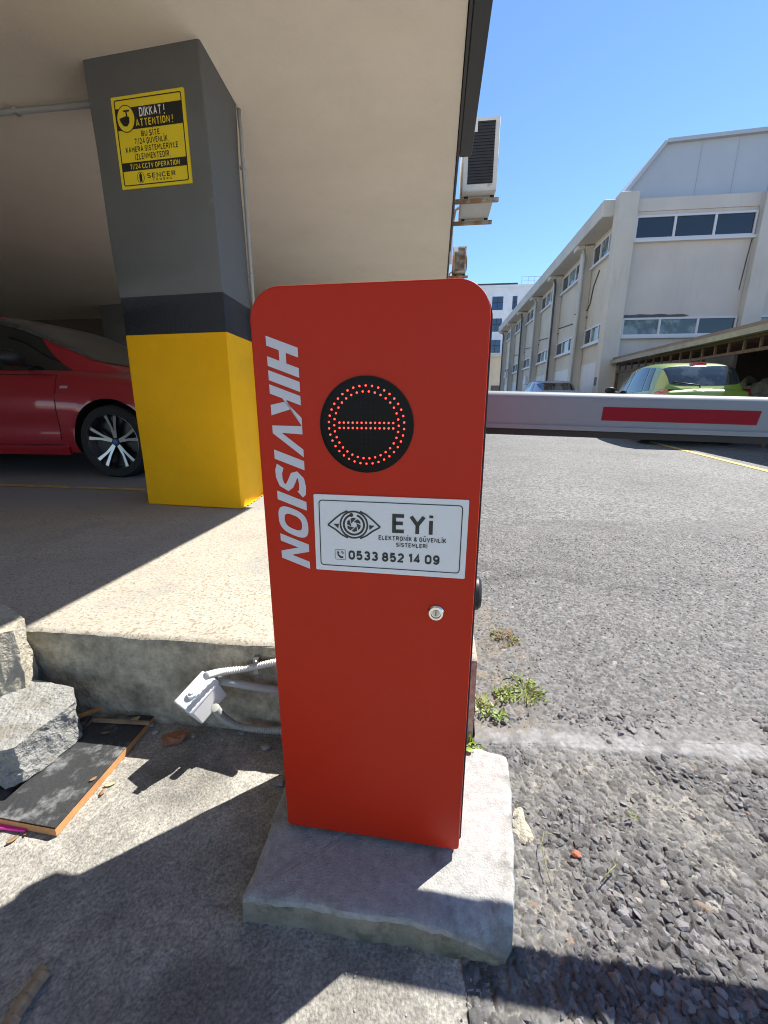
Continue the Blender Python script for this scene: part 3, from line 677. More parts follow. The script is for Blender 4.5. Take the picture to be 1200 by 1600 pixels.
# columns
def column(FLp, FRp, BRp, z0, name='column'):
    FLp, FRp, BRp = map(lambda a: np.array(a[:2]), (FLp, FRp, BRp)); BLp = FLp + BRp - FRp
    quad = [loc(p) for p in (FLp, FRp, BRp, BLp)]
    bands = [(z0 - .02, 1.305, 2), (1.305, 1.516, 1), (1.516, SH + .005, 0)]
    mbc = MB()
    def rounded(q, r=0.012):
        out = []
        for i in range(4):
            a, b, c = q[i - 1], q[i], q[(i + 1) % 4]
            u = (a - b) / np.linalg.norm(a - b); v = (c - b) / np.linalg.norm(c - b)
            for k in (0, .5, 1):
                t = k; p = b + u * r * (1 - t) ** 2 + v * r * t ** 2
                out.append(p)
        return out
    ring = rounded(quad); n = len(ring)
    for za, zb, mi in bands:
        nz = max(2, int((zb - za) / .12)); vs = []; fs = []
        for j in range(nz + 1):
            z = za + (zb - za) * j / nz
            for i, p in enumerate(ring):
                c = np.mean(quad, 0); d = (p - c) / np.linalg.norm(p - c)
                wob = 0.004 * math.sin(z * 3.1 + i * .7) + 0.003 * math.sin(z * 7.3 + i)
                vs.append((p[0] + d[0] * wob, p[1] + d[1] * wob, z))
        for j in range(nz):
            for i in range(n): fs.append((j * n + i, j * n + (i + 1) % n, (j + 1) * n + (i + 1) % n, (j + 1) * n + i))
        mbc.add(vs, fs, mi)
    return mbc.build(name, [M['col_grey'], M['col_black'], M['col_yel']], GB, angle=35)
cFL, cFR, cBR = np.array([-1.60, 2.753]), np.array([-.921, 2.613]), np.array([-.905, 3.09])
column(cFL, cFR, cBR, .24)
off = Dv[:2] * 5.6
column(cFL + off, cFR + off, cBR + off, .22)
off2 = np.array([-5.35, 8.55]) - cFL
column(cFL + off2, cFR + off2, cBR + off2, .22)
# yellow overspray on the floor round the first column
mb = MB(); ring = [];
cc_ = (cFL + cBR) / 2
per = []
for a, b in ((cFL, cFR), (cFR, cBR)):
    for k in range(60): per.append(a + (b - a) * k / 60)
per.append(cBR)
vs = []; fs = []
for i, p in enumerate(per):
    d = (p - cc_) / np.linalg.norm(p - cc_); wv = .008 + .016 * random.random()
    for e in (-.01, wv): q = p + d * e; vs.append((q[0], q[1], slab_z(q[1]) + .006))
    if i: fs.append((2 * i - 2, 2 * i - 1, 2 * i + 1, 2 * i))
mb.add(vs, fs); struct(mb.build('floor_paint', M['col_yel']))

# conduit up the column's rear corner
cond = thing('electrical_conduit', 'thin conduit clipped up the rear corner of the grey and yellow column', 'conduit', (0, 0, 0))
nb = (cBR - cFR) / np.linalg.norm(cBR - cFR); sx_ = np.array([nb[1], -nb[0]])
cp = cBR + sx_ * .022 - nb * .012
def cpt(z, dx=0, dy=0): q = cp + sx_ * dx + nb * dy; return (q[0], q[1], z)
pth = [cpt(SH, -.02, .06), cpt(2.60, -.012, .03), cpt(2.52, 0, .008), cpt(2.44), cpt(2.0), cpt(1.517)]
mb = MB(); mb.tube(pth, .0115, 12); mb.build('pipe', M['pipe'], cond, smooth=True)
mb = MB(); mb.tube([cpt(1.516), cpt(1.306)], .0118, 12); mb.build('painted_sleeve', M['col_black'], cond, smooth=True)
mb = MB(); mb.tube([cpt(1.305), cpt(.8), cpt(.245)], .0118, 12); mb.build('painted_sleeve', M['col_yel'], cond, smooth=True)
for z, m_ in ((2.33, 'pipe'), (1.72, 'pipe'), (1.06, 'col_yel'), (.42, 'col_yel')):
    mb = MB(); mb.lathe([(.0125, -.009), (.0155, -.008), (.0155, .008), (.0125, .009)], 14, Matrix.Translation(cpt(z))); q = cp - sx_ * .016
    mb.box((q[0] - .006, q[1] - .006, z - .008), (q[0] + .006, q[1] + .006, z + .008)); mb.build('clip', M[m_], cond)
# conduit along the ceiling
t2 = thing('electrical_conduit', 'straight grey conduit running along the garage ceiling left of the column', 'conduit', (0, 0, 0))
a, b = pt(-60, 182, SH - .02), pt(160, 162, SH - .02); a2 = a + (a - b) * 2
mb = MB(); mb.tube([a2, b + (b - a) * .4], .016, 12); mb.build('pipe', M['pipe'], t2, smooth=True)
for k in (.15, .5, .8):
    c = a2 + (b - a2) * k; mb = MB(); mb.box((c[0] - .012, c[1] - .02, SH - .036), (c[0] + .012, c[1] + .02, SH - .001)); mb.build('clip', M['pipe'], t2)

# CCTV notice on the column
cw_ = (cFR - cFL) / np.linalg.norm(cFR - cFL)
yaw = math.atan2(cw_[1], cw_[0])
nout = np.array([cw_[1], -cw_[0]])
SG = thing('warning_sign', 'yellow and black camera warning sign fixed high on the grey column', 'sign', (*(cFL + cw_ * .359 + nout * .0045), 2.268), yaw)
SG.rotation_euler = (0, R(0.6), yaw)
hw, hh = .2195, .211
mb = MB(); mb.prism(rrect(-hw, hw, -hh, hh, .004, 3), 'y', -.003, .003); mb.build('panel', M['sign_y'], SG)
mb = MB(); y = -.0036
frame_line(mb, rrect(-hw + .016, hw - .016, -hh + .014, hh - .014, .012), rrect(-hw + .022, hw - .022, -hh + .019, hh - .019, .008), y)
mb.build('border', M['sign_k'], SG)
mb = MB(); poly_xz(mb, [(-hw + .022, .060), (hw - .022, .060), (hw - .022, .158), (-hw + .022, .158)], y); mb.build('header_band', M['sign_k'], SG)
mb = MB(); poly_xz(mb, [(-hw + .022, -.128), (hw - .022, -.128), (hw - .022, -.088), (-hw + .022, -.088)], y); mb.build('lower_band', M['sign_k'], SG)
y2 = -.0042
mb = MB(); letters(mb, 'DİKKAT !', -.055, .098, .112, .152, y2); mb.build('lettering', M['sign_w'], SG)
mb = MB(); letters(mb, 'ATTENTION !', -.083, .142, .070, .103, y2); mb.build('lettering', M['sign_y'], SG)
mb = MB(); letters(mb, '7/24 CCTV OPERATION', -.150, .158, -.121, -.097, y2); mb.build('lettering', M['sign_y'], SG)
mb = MB()
for s_, x0, x1, z0, z1 in (('BU SİTE', -.058, .056, .024, .050), ('7/24 GÜVENLİK', -.105, .098, -.009, .018), ('KAMERA SİSTEMLERİYLE', -.165, .158, -.043, -.017), ('İZLENMEKTEDİR.', -.112, .106, -.079, -.051)):
    mb = MB(); letters(mb, s_, x0, x1, z0, z1, y); mb.build('lettering', M['sign_k'], SG)
mb = MB(); letters(mb, 'SENCER', -.052, .126, -.168, -.145, y, wt=.17, gap=.22); letters(mb, 'TOWERS', -.018, .100, -.183, -.173, y, gap=.6)
mb.build('lettering', M['sign_k'], SG)
mb = MB(); frame_line(mb, [(-.092 + .023 * math.cos(a) , -.162 + .027 * math.sin(a)) for a in np.linspace(0, 6.283, 33)[:-1]], [(-.092 + .0205 * math.cos(a), -.162 + .0245 * math.sin(a)) for a in np.linspace(0, 6.283, 33)[:-1]], y)
poly_xz(mb, [(-.092 - .008, -.182), (-.092 + .008, -.182), (-.092 + .009, -.150), (-.092, -.138), (-.092 - .009, -.150)], y)
mb.build('emblem', M['sign_k'], SG)
mb = MB(); poly_xz(mb, [(-.140 + .053 * math.cos(a), .110 + .058 * math.sin(a)) for a in np.linspace(0, 6.283, 41)[:-1]], y2); mb.build('badge_disc', M['sign_y'], SG)
mb = MB(); frame_line(mb, [(-.140 + .0565 * math.cos(a), .110 + .0615 * math.sin(a)) for a in np.linspace(0, 6.283, 41)[:-1]], [(-.140 + .0525 * math.cos(a), .110 + .0575 * math.sin(a)) for a in np.linspace(0, 6.283, 41)[:-1]], -.0046)
def tr(pts): return [(-.140 + p[0], .110 + p[1]) for p in pts]
poly_xz(mb, tr([(-.034, -.012), (-.040, .004), (.004, .012), (.022, .006), (.020, -.018), (.004, -.034), (-.018, -.032)]), -.0048)
poly_xz(mb, tr([(.002, .012), (.002, .030), (.010, .030), (.012, .010)]), -.0048)
poly_xz(mb, tr([(-.012, .030), (-.012, .038), (.026, .038), (.026, .030)]), -.0048)
mb.build('camera_symbol', M['sign_k'], SG)

#@@ACS
# ================================================================== air conditioners on the outer wall
def ac_unit(d0, z0, name_label, rust=False, s=1.0):
    W0 = EX + .10
    base = Wv * W0 + Dv * d0
    r = thing('air_conditioner', name_label, 'air conditioner', (base[0], base[1], z0), -GA, 'air conditioners on the side wall')
    Wd, Ln, Ht = .345 * s, .80 * s, .62 * s
    mb = MB(); mb.box((0, 0, 0), (Wd, Ln, Ht), bev=.012); mb.build('casing', M['rust' if rust else 'ac'], r, angle=22)
    mb = MB(); mb.box((.05 * s, -.002, .06 * s), (Wd - .045 * s, .010, Ht - .035 * s)); f = mb.build('coil', M['acfin'], r)
    mb = MB(); n = 20
    for k in range(n):
        z = .07 * s + (Ht - .12 * s) * k / (n - 1); mb.box((.05 * s, -.008, z), (Wd - .045 * s, -.003, z + .006), M=None)
    mb.build('guard', M['acfin'] if not rust else M['rust'], r)
    mb = MB(); mb.box((.012, -.010, Ht - .125 * s), (.13 * s, -.0085, Ht - .015 * s), bev=.0006, seg=1); mb.build('connection_cover', M['ac'], r)
    mb = MB(); mb.lathe([(0, .0), (.19 * s, 0.0), (.19 * s, .012), (.17 * s, .02), (0, .024)], 28, Matrix.Translation((Wd, Ln * .42, Ht * .5)) @ Matrix.Rotation(R(90), 4, 'Y')); mb.build('fan_grille', M['acfin'], r, angle=22)
    for yy in (.10 * s, Ln - .14 * s):
        mb = MB(); mb.box((-.096, yy, -.055), (Wd + .04, yy + .045, -.022), bev=.003); mb.box((-.096, yy + .005, -.15), (-.062, yy + .04, -.056))
        mb.build('bracket', M['rust'], r)
        for xx in (.03, Wd - .05):
            mb = MB(); mb.box((xx, yy + .006, -.0215), (xx + .04, yy + .04, -.0005), bev=.004); mb.build('rubber_foot', M['rubber'], r)
    mb = MB(); mb.tube([(.02, Ln * .9, .15), (-.04, Ln * .92, .12), (-.07, Ln * .9, -.05), (-.074, Ln * .9, -.45)], .016, 10); mb.build('refrigerant_pipe', M['abs'], r, smooth=True)
    return r
ac_unit(4.98, 2.975, 'white air conditioner with dark coil nearest on the wall beyond the ceiling edge')
ac_unit(7.6, 2.93, 'small rusty brown air conditioner low behind the white one on the wall', rust=True, s=.62)

#@@WAREHOUSE
# ================================================================== long two-storey building on the right
K = 1.3
corner = np.array([5.505, 11.223]) * K * 1.0
WZ = road_z(14.6)
WB = thing('factory_building', 'long cream two storey building with pilasters and strip windows across the yard', 'building', (corner[0], corner[1], 0), -GA)
NB, SP, PW = 6, 3.94, .62
FLN = 2.86 + SP * (NB - 1) + .8      # facade length
GLN = 18.0
mb = MB()
mb.box((.30, .30, WZ - .3), (GLN, FLN, 2.30)); mb.build('lower_wall', M['lowpaint'], WB)
mb = MB(); mb.box((.302, .302, 2.302), (GLN, FLN, 6.95)); mb.build('upper_wall', M['cream'], WB)
mb = MB(); mb.box((.56, .24, WZ - .3), (GLN - .1, .296, 6.9)); mb.build('gable_wall', M['greyw'], WB)
# corner pier and pilasters
def pier(lo, hi, nm='pilaster'): mbp = MB(); mbp.box(lo, hi, bev=.015, seg=1); return mbp.build(nm, M['trim'], WB)
pier((0, 0, WZ - .3), (.55, .42, 7.05), 'corner_pier')
for k in range(NB): pier((0.0, 2.86 + SP * k, WZ - .3), (.30, 2.86 + SP * k + PW, 6.52))
for k in range(1, 5): pier((4.05 * k, 0, WZ - .3), (4.05 * k + .55, .236, 6.9))
mb = MB(); mb.box((-.34, .42, 6.55), (.9, FLN + .1, 7.02), bev=.02, seg=1); mb.build('parapet', M['trim'], WB)
mb = MB(); mb.box((.56, .20, 6.56), (GLN, .50, 6.90)); mb.build('gable_beam', M['greyw'], WB)
for k in range(NB):   # spouts under the parapet
    mb = MB(); mb.box((-.30, 2.86 + SP * k + .05, 6.40), (.0, 2.86 + SP * k + .5, 6.548), bev=.02, seg=1); mb.build('rain_spout', M['trim'], WB)
# windows
def strip_window(frame, u0, u1, z0, z1, n, glass, nm='window', blank=None):
    """frame(u, d, z) maps along-wall, outward, up"""
    def bx(a, b, mbx, bev=0.0):
        p = frame(*a); q = frame(*b); lo = [min(p[i], q[i]) for i in range(3)]; hi = [max(p[i], q[i]) for i in range(3)]; mbx.box(lo, hi)
    mbw = MB()
    fw = .055
    bx((u0, 0, z0), (u1, .07, z0 + fw), mbw); bx((u0, 0, z1 - fw), (u1, .07, z1), mbw)
    bx((u0, .001, z0 + fw), (u0 + fw, .069, z1 - fw), mbw); bx((u1 - fw, .001, z0 + fw), (u1, .069, z1 - fw), mbw)
    for k in range(1, n):
        c = u0 + (u1 - u0) * k / n; bx((c - fw * .6, .001, z0 + fw), (c + fw * .6, .069, z1 - fw), mbw)
    wo_ = mbw.build(nm, M['frame'], WB)
    mbs = MB(); bx((u0 - .05, -.005, z0 - .075), (u1 + .05, .13, z0 - .004), mbs); mbs.build('sill', M['frame'], wo_)
    for k in range(n):
        a = u0 + (u1 - u0) * k / n + fw * .6; b = u0 + (u1 - u0) * (k + 1) / n - fw * .6
        mbg = MB(); bx((a, .012, z0 + fw), (b, .03, z1 - fw), mbg); mbg.build('pane', M[glass[k % len(glass)]], wo_)
    return wo_
gf = lambda u, d, z: (u, .24 - d, z)
for k in range(4):
    u0 = 4.05 * k + .60
    strip_window(gf, u0, u0 + 3.42, 2.99, 3.54, 3, ('glassc', 'glassc', 'glass'))
    strip_window(gf, u0, u0 + 3.42, 5.78, 6.44, 3, ('glass', 'glass', 'glass'))
ff = lambda u, d, z: (.30 - d, u, z)
bays = [(.50, 2.72)] + [(2.86 + SP * k + PW + .25, 2.86 + SP * (k + 1) - .12) for k in range(NB - 1)]
for a, b in bays:
    strip_window(ff, a, b, 2.99, 3.56, 3, ('glass', 'glassc', 'glass'))
    strip_window(ff, a, b, 5.72, 6.36, 3, ('glass', 'glassc', 'glass'))
pl_ = [(.62, 3.56), (2.5, 3.56), (2.62, 3.60), (2.4, 3.64), (2.0, 3.63), (1.75, 3.66), (1.5, 3.64), (1.1, 3.66), (.85, 3.64), (.66, 3.65)]
mb = MB(); mb.prism(pl_, 'y', .232, .2385); mb.build('spalled_render', M['drain'], WB)
mb = MB(); mb.prism([(3.92, 4.3), (3.95, 4.3), (4.00, 5.2), (4.04, 5.75), (4.01, 5.75), (3.96, 5.1)], 'y', .234, .2385); mb.build('crack', M['drain'], WB)
# drain pipes and loose cables
for k in range(NB):
    mb = MB(); y_ = 2.86 + SP * k - .07
    mb.tube([(-.10, y_ + .2, 6.45), (-.06, y_ + .1, 6.3), (-.05, y_, 6.1), (-.05, y_, WZ + .05)], .045, 10); mb.build('drain_pipe', M['drain' if k % 2 else 'drainl'], WB, smooth=True)
for k in range(4):
    y0 = 2.86 + SP * k + PW + .1; mb = MB()
    mb.tube([(.28, y0 - .85 + .02, 4.05), (.29, y0, 4.0), (.285, y0 + 1.2, 4.12), (.285, y0 + 3.1, 4.25)], .022, 6); mb.build('cable', M['drain'], WB, smooth=True)
mb = MB(); mb.tube([(-.02, 3.35, 4.25), (.27, 2.83, 4.3), (.285, 2.6, 4.5), (.285, 2.45, 5.0), (.285, 2.0, 5.45)], .022, 6); mb.build('cable', M['drain'], WB, smooth=True)
# metal roof storey
prof = [(.16, 6.96), (1.30, 8.42), (9, 8.75), (16.7, 8.42), (GLN - .1, 6.96)]
mb = MB(); mb.prism(prof, 'y', .55, FLN - .4); mb.build('metal_roof', M['metalroof'], WB)
for i in range(4):
    a, b = prof[i], prof[i + 1]; mb = MB(); nx, nz = -(b[1] - a[1]), (b[0] - a[0]); l_ = math.hypot(nx, nz); nx /= l_; nz /= l_
    if i in (0, 3): nx, nz = nx, nz
    mb.prism([(a[0], a[1] + .0), (b[0], b[1]), (b[0] + nx * .10, b[1] + nz * .10), (a[0] + nx * .10, a[1] + nz * .10)], 'y', .42, FLN - .3); mb.build('roof_trim', M['metalroof'], WB)
mb = MB()
for k in range(1, 15):
    x = 1.3 + k * 1.02; zt = 8.42 + .33 * (1 - abs(x - 9) / 7.7); mb.box((x, .535, 6.97), (x + .03, .548, zt - .03))
mb.build('cladding_ribs', M['metalroof'], WB)
# louvres, wall boxes, vent
for k, (y_, z_) in enumerate(((3.9, 2.0), (3.9, 2.2), (3.9, 2.4), (3.9, 2.6), (3.9, 2.8))):
    pass
mb = MB()
for k in range(6): mb.box((.245, 3.62, 1.75 + k * .17), (.297, 4.15, 1.83 + k * .17))
mb.build('vent_louvre', M['frame'], WB)
for yy, zz in ((12.3, 1.95), (20.3, 2.75)):
    mb = MB(); mb.box((.02, yy, zz), (.297, yy + .5, zz + .5), bev=.01, seg=1); mb.build('wall_unit', M['ac' if yy > 15 else 'frame'], WB)
mb = MB(); mb.box((-.006, .10, 1.45), (-.0005, .33, 1.72)); mb.build('meter_hatch', M['drain'], WB)

# annex beyond, white block behind
p = corner + Dv[:2] * (FLN + 6)
AN = thing('annex_building', 'low beige building with a balcony just beyond the long cream facade', 'building', (p[0] - 1.0, p[1], 0), -GA)
mb = MB(); mb.box((0, 0, .1), (9, 9, 5.2)); mb.build('wall', M['cream'], AN)
mb = MB(); mb.box((-.9, .6, 3.0), (-.003, 5, 3.15)); mb.box((-.9, .6, 3.155), (-.84, 5, 4.0)); mb.build('balcony', M['trim'], AN)
for z in (1.1, 3.5):
    for k in range(2):
        mb = MB(); mb.box((-.02, 1.0 + k * 2.2, z), (.05, 2.2 + k * 2.2, z + 1.2)); mb.build('window', M['glass'], AN)
mb = MB(); mb.box((1.0, -.02, .3), (2.1, .05, 2.5)); mb.build('door', M['drain'], AN)
mb = MB(); mb.box((-.2, -.2, 5.203), (9.2, 9.2, 5.45)); mb.build('roof', M['trim'], AN)

WT = thing('apartment_block', 'white flat roofed block with dark blue windows far behind the yard', 'building', (9.0, 56, 0), -GA)
mb = MB(); mb.box((-3, 0, .2), (24, 14, 14.2)); mb.build('wall', M['white'], WT)
mb = MB(); mb.box((-3.1, -.1, 14.203), (24.1, 14.1, 14.5)); mb.build('roof', M['white'], WT)
mb = MB(); mb.box((2.5, 2, 14.503), (7.4, 8, 15.2)); mb.build('plant_room', M['fascia'], WT)
for k in range(5):
    z = 11.75 - k * 2.45
    for x0, x1 in ((1.5, 2.7), (4.2, 5.5), (6.6, 7.15), (9.5, 10.8), (12.2, 13.5)):
        mb = MB(); mb.box((x0, -.02, z), (x1, .1, z + 1.5)); wn = mb.build('window', M['blueglass'], WT)
        mb = MB(); mb.box((x0, -.05, z + .78), (x1, -.022, z + .86)); mb.box(((x0 + x1) / 2 - .03, -.051, z), ((x0 + x1) / 2 + .03, -.0225, z + 1.5)); mb.build('frame', M['fascia'], wn)
mb = MB()
for k in range(22): mb.box((7.5 + k * .75, 0.1, 14.503), (7.54 + k * .75, .14, 15.3))
mb.box((7.5, .095, 15.303), (23.4, .145, 15.36)); mb.box((7.5, .1, 14.9), (23.4, .09, 14.93)); mb.build('railing', M['rail'], WT)

#@@CARPORT
# ================================================================== carport in front of the gable
CP = thing('carport', 'rusty steel carport with brown corrugated roof beside the green car', 'carport', (corner[0], corner[1], 0), -GA)
CX0 = .52; CZ = 2.10; CYN = -9.6
mb = MB(); n = 130; vs = []; fs = []
for k in range(n + 1):
    y_ = CYN + (-.02 - CYN) * k / n; dz = .03 * math.sin(k * math.pi)   # flat pans with ribs
    for x_ in (CX0 - .12, CX0 + 7.5):
        z_ = CZ + .16 + (.0 if k % 2 else .014) + (x_ - CX0) * .10
        vs.append((x_, y_, z_))
    if k: fs.append((2 * k - 2, 2 * k - 1, 2 * k + 1, 2 * k))
mb.add(vs, fs); o = mb.build('roof_sheet', M['corr'], CP)
mb = MB(); mb.prism([(CX0 - .20, CZ + .02), (CX0 - .06, CZ + .02), (CX0 - .06, CZ + .13), (CX0 - .09, CZ + .13), (CX0 - .09, CZ + .05), (CX0 - .17, CZ + .05), (CX0 - .17, CZ + .13), (CX0 - .20, CZ + .13)], 'y', CYN - .05, -.005); mb.build('gutter', M['gutter'], CP)
mb = MB(); mb.box((CX0, CYN, CZ - .03), (CX0 + .06, -.01, CZ + .03)); mb.build('top_chord', M['rustd'], CP)
mb = MB(); mb.box((CX0, CYN, CZ - .28), (CX0 + .06, -.01, CZ - .22)); mb.build('bottom_chord', M['rustd'], CP)
for k in range(22):
    y_ = CYN + .1 + k * .44; mb = MB(); mb.box((CX0 + .01, y_, CZ - .218), (CX0 + .05, y_ + .04, CZ - .032)); mb.build('strut', M['rustd'], CP)
for k in range(5):
    y_ = CYN + .3 + k * 2.3; mb = MB(); mb.box((CX0 + .005, y_, road_z(14 + y_) - .05), (CX0 + .075, y_ + .07, CZ - .282)); mb.build('post', M['rustd'], CP)
for k in range(8):
    y_ = CYN + .2 + k * 1.3; mb = MB(); mb.prism([(CX0 + .062, CZ - .06), (CX0 + 7.4, CZ + .66), (CX0 + 7.4, CZ + .75), (CX0 + .062, CZ + .03)], 'y', y_, y_ + .06); mb.build('rafter', M['rustd'], CP)
mb = MB(); mb.box((CX0 - .135, CYN - .01, CZ + .132), (CX0 - .121, -.006, CZ + .215)); mb.build('edge_trim', M['corr'], CP)
mb = MB(); mb.box((CX0 + 3.6, CYN, .0), (CX0 + 3.7, -.05, 2.40)); mb.build('rear_panel', M['shed'], CP)
# stone wall beyond the carport
SW = MB()
sx, sy = np.meshgrid(np.linspace(0, 9, 130), np.linspace(0, 1, 22))
f1, f2, sid = worley(sx / .34, sy * 1.15 / .27, 5)
SWo = grid_obj('stone_wall', 3.5 + .0 * sx - .12 * sstep(.03, .25, f2 - f1) * (.5 + sid) , -9.4 + sx, .05 + sy * 1.35 + .03 * (sy > .98) * np.sin(sx * 9), M['rubblewall'], smooth=True)
SWo.location = (corner[0], corner[1], 0); SWo.rotation_euler = (0, 0, -GA)
md = SWo.modifiers.new('thick', 'SOLIDIFY'); md.thickness = .35; md.offset = -1
tag(SWo, 'low rough stone wall in shade at the back of the carport', 'wall')

#@@CARS
# ================================================================== cars
def spline(xs, ys):
    xs = np.array(xs, float); ys = np.array(ys, float); o = np.argsort(xs); xs = xs[o]; ys = ys[o]
    m = np.gradient(ys, xs)
    # monotone-ish tangents
    d = np.diff(ys) / np.diff(xs)
    for i in range(1, len(xs) - 1):
        m[i] = 0 if d[i - 1] * d[i] <= 0 else 2 * d[i - 1] * d[i] / (d[i - 1] + d[i])
    def f(x):
        x = np.clip(np.asarray(x, float), xs[0], xs[-1]); i = np.clip(np.searchsorted(xs, x) - 1, 0, len(xs) - 2)
        h = xs[i + 1] - xs[i]; t = (x - xs[i]) / h
        return ((2 * t ** 3 - 3 * t ** 2 + 1) * ys[i] + (t ** 3 - 2 * t ** 2 + t) * h * m[i] + (-2 * t ** 3 + 3 * t ** 2) * ys[i + 1] + (t ** 3 - t ** 2) * h * m[i + 1])
    return f

def make_car(root, P, paint_m, glass_m):
    S = np.array(P['st']); fw_, fzb, fze, fzt = (spline(S[:, 0], S[:, k]) for k in (1, 2, 3, 4))
    x0, x1 = S[:, 0].min(), S[:, 0].max()
    def section(x):
        w_, zb, ze, zt = float(fw_(x)), float(fzb(x)), float(fze(x)), float(fzt(x))
        hgt = ze - zb
        ctl = [(0, zb), (.80 * w_, zb), (.955 * w_, zb + .05 * hgt), (.985 * w_, zb + .18 * hgt), (.982 * w_, zb + .36 * hgt), (w_, zb + .55 * hgt), (.998 * w_, zb + .70 * hgt), (.972 * w_, zb + .80 * hgt), (.955 * w_, zb + .90 * hgt),
               (.92 * w_, ze - .005), (.86 * w_, ze + .2 * (zt - ze)), (.6 * w_, ze + .75 * (zt - ze)), (.3 * w_, ze + .95 * (zt - ze)), (0, zt)]
        return ctl
    xs = np.concatenate([x0 + (x1 - x0) * (1 - np.cos(np.linspace(0, math.pi, 86))) / 2])
    sec = [section(x) for x in xs]; m = len(sec[0])
    vs = []; fs = []
    per = 2 * m - 2
    for x, s in zip(xs, sec):
        ring = [(x, p[0], p[1]) for p in s] + [(x, -p[0], p[1]) for p in s[-2:0:-1]]
        vs += ring
    for i in range(len(xs) - 1):
        for k in range(per): fs.append((i * per + k, i * per + (k + 1) % per, (i + 1) * per + (k + 1) % per, (i + 1) * per + k))
    fs += [tuple(range(per)), tuple(range((len(xs) - 1) * per, len(xs) * per))]
    mbb = MB(); mbb.add(vs, fs); body = mbb.build('body', [paint_m, M['seam']], root, angle=50)
    # wheel arches
    cut = MB(); Rw = P['R']
    for ax in (P['fa'], P['ra']):
        for sg in (-1, 1):
            cut.lathe([(0, -.14), (Rw * 1.13, -.14), (Rw * 1.13, .4), (0, .4)], 48, Matrix.Translation((ax, sg * (P['hw'] - .13), Rw + .01)) @ Matrix.Rotation(R(-90 * sg), 4, 'X'), 1)
    co = cut.build('cutter', [paint_m, M['seam']])
    co.parent = root
    md = body.modifiers.new('b', 'BOOLEAN'); md.operation = 'DIFFERENCE'; md.solver = 'EXACT'; md.object = co
    bpy.context.view_layer.update(); dg = bpy.context.evaluated_depsgraph_get()
    me = bpy.data.meshes.new_from_object(body.evaluated_get(dg)); body.modifiers.clear(); body.data = me
    bpy.data.objects.remove(co)
    from mathutils.bvhtree import BVHTree
    bvh = BVHTree.FromPolygons([v.co for v in me.vertices], [p.vertices for p in me.polygons])
    def ys(x, z):   # outer y of the body side
        h = bvh.ray_cast(Vector((x, 3, z)), Vector((0, -1, 0))); return h[0].y if h[0] else None
    def side_patch(nm, outline, sg, mt, off=.003, n=24, parent=None):
        """patch over the body side inside (x, z) quad-like outline: bottom list, top list"""
        bot, top = outline; v = []; f = []; k2 = 12
        for i in range(n + 1):
            t = i / n
            pb = np.array([np.interp(t, np.linspace(0, 1, len(bot)), [p[j] for p in bot]) for j in (0, 1)])
            ptp = np.array([np.interp(t, np.linspace(0, 1, len(top)), [p[j] for p in top]) for j in (0, 1)])
            for j in range(k2 + 1):
                q = pb + (ptp - pb) * j / k2; y_ = ys(q[0], q[1]); y_ = (P['hw'] * .95 if y_ is None else y_)
                v.append((q[0], sg * (y_ + off), q[1]))
        for i in range(n):
            for j in range(k2): f.append((i * (k2 + 1) + j, i * (k2 + 1) + j + 1, (i + 1) * (k2 + 1) + j + 1, (i + 1) * (k2 + 1) + j))
        # skirt back to the body
        e = [(i, 0) for i in range(n + 1)] + [(n, j) for j in range(1, k2 + 1)] + [(i, k2) for i in range(n - 1, -1, -1)] + [(0, j) for j in range(k2 - 1, 0, -1)]
        idx = [a * (k2 + 1) + b for a, b in e]; o_ = len(v)
        v += [(v[i][0], v[i][1] - sg * (off + .006), v[i][2]) for i in idx]
        for a in range(len(idx)): b = (a + 1) % len(idx); f.append((idx[a], idx[b], o_ + b, o_ + a))
        mm = MB(); mm.add(v, f); return mm.build(nm, mt, parent or root, angle=45)
    # greenhouse
    G = np.array(P['gh']); gz, gwb, gwr = (spline(G[:, 0], G[:, k]) for k in (1, 2, 3))
    def belt(x): return float(fze(x)) - .03
    def gsec(x, n1=10, n2=10):
        zr, wb_, wr_ = float(gz(x)), float(gwb(x)), float(gwr(x)); zb_ = min(belt(x), zr - .02); zs = zb_ + (zr - zb_) * .80
        out = []
        for i in range(n1 + 1):
            t = i / n1; z = zb_ + (zs - zb_) * t; out.append((gy(x, z), z))
        ys_ = out[-1][0]
        for i in range(1, n2 + 1):
            a = i / n2 * math.pi / 2; out.append((ys_ * (math.cos(a) ** .55), zs + (zr - zs) * (math.sin(a) ** .85)))
        return out
    def gy(x, z):
        zr, wb_, wr_ = float(gz(x)), float(gwb(x)), float(gwr(x)); zb_ = min(belt(x), zr - .02)
        t = np.clip((z - zb_) / max(zr - zb_, .02), 0, 1); return wb_ + (wr_ - wb_) * t ** 1.25
    gx = np.linspace(G[:, 0].min(), G[:, 0].max(), 70); v = []; f = []; m2 = len(gsec(0)); per2 = 2 * m2 - 1
    for x in gx:
        s = gsec(x); v += [(x, p[0], p[1]) for p in s] + [(x, -p[0], p[1]) for p in s[-2::-1]]
    for i in range(len(gx) - 1):
        for k in range(per2 - 1): f.append((i * per2 + k, i * per2 + k + 1, (i + 1) * per2 + k + 1, (i + 1) * per2 + k))
    f += [tuple(range(per2)), tuple(range((len(gx) - 1) * per2, len(gx) * per2))]
    mm = MB(); mm.add(v, f); mm.build('roof', paint_m, root, angle=50)
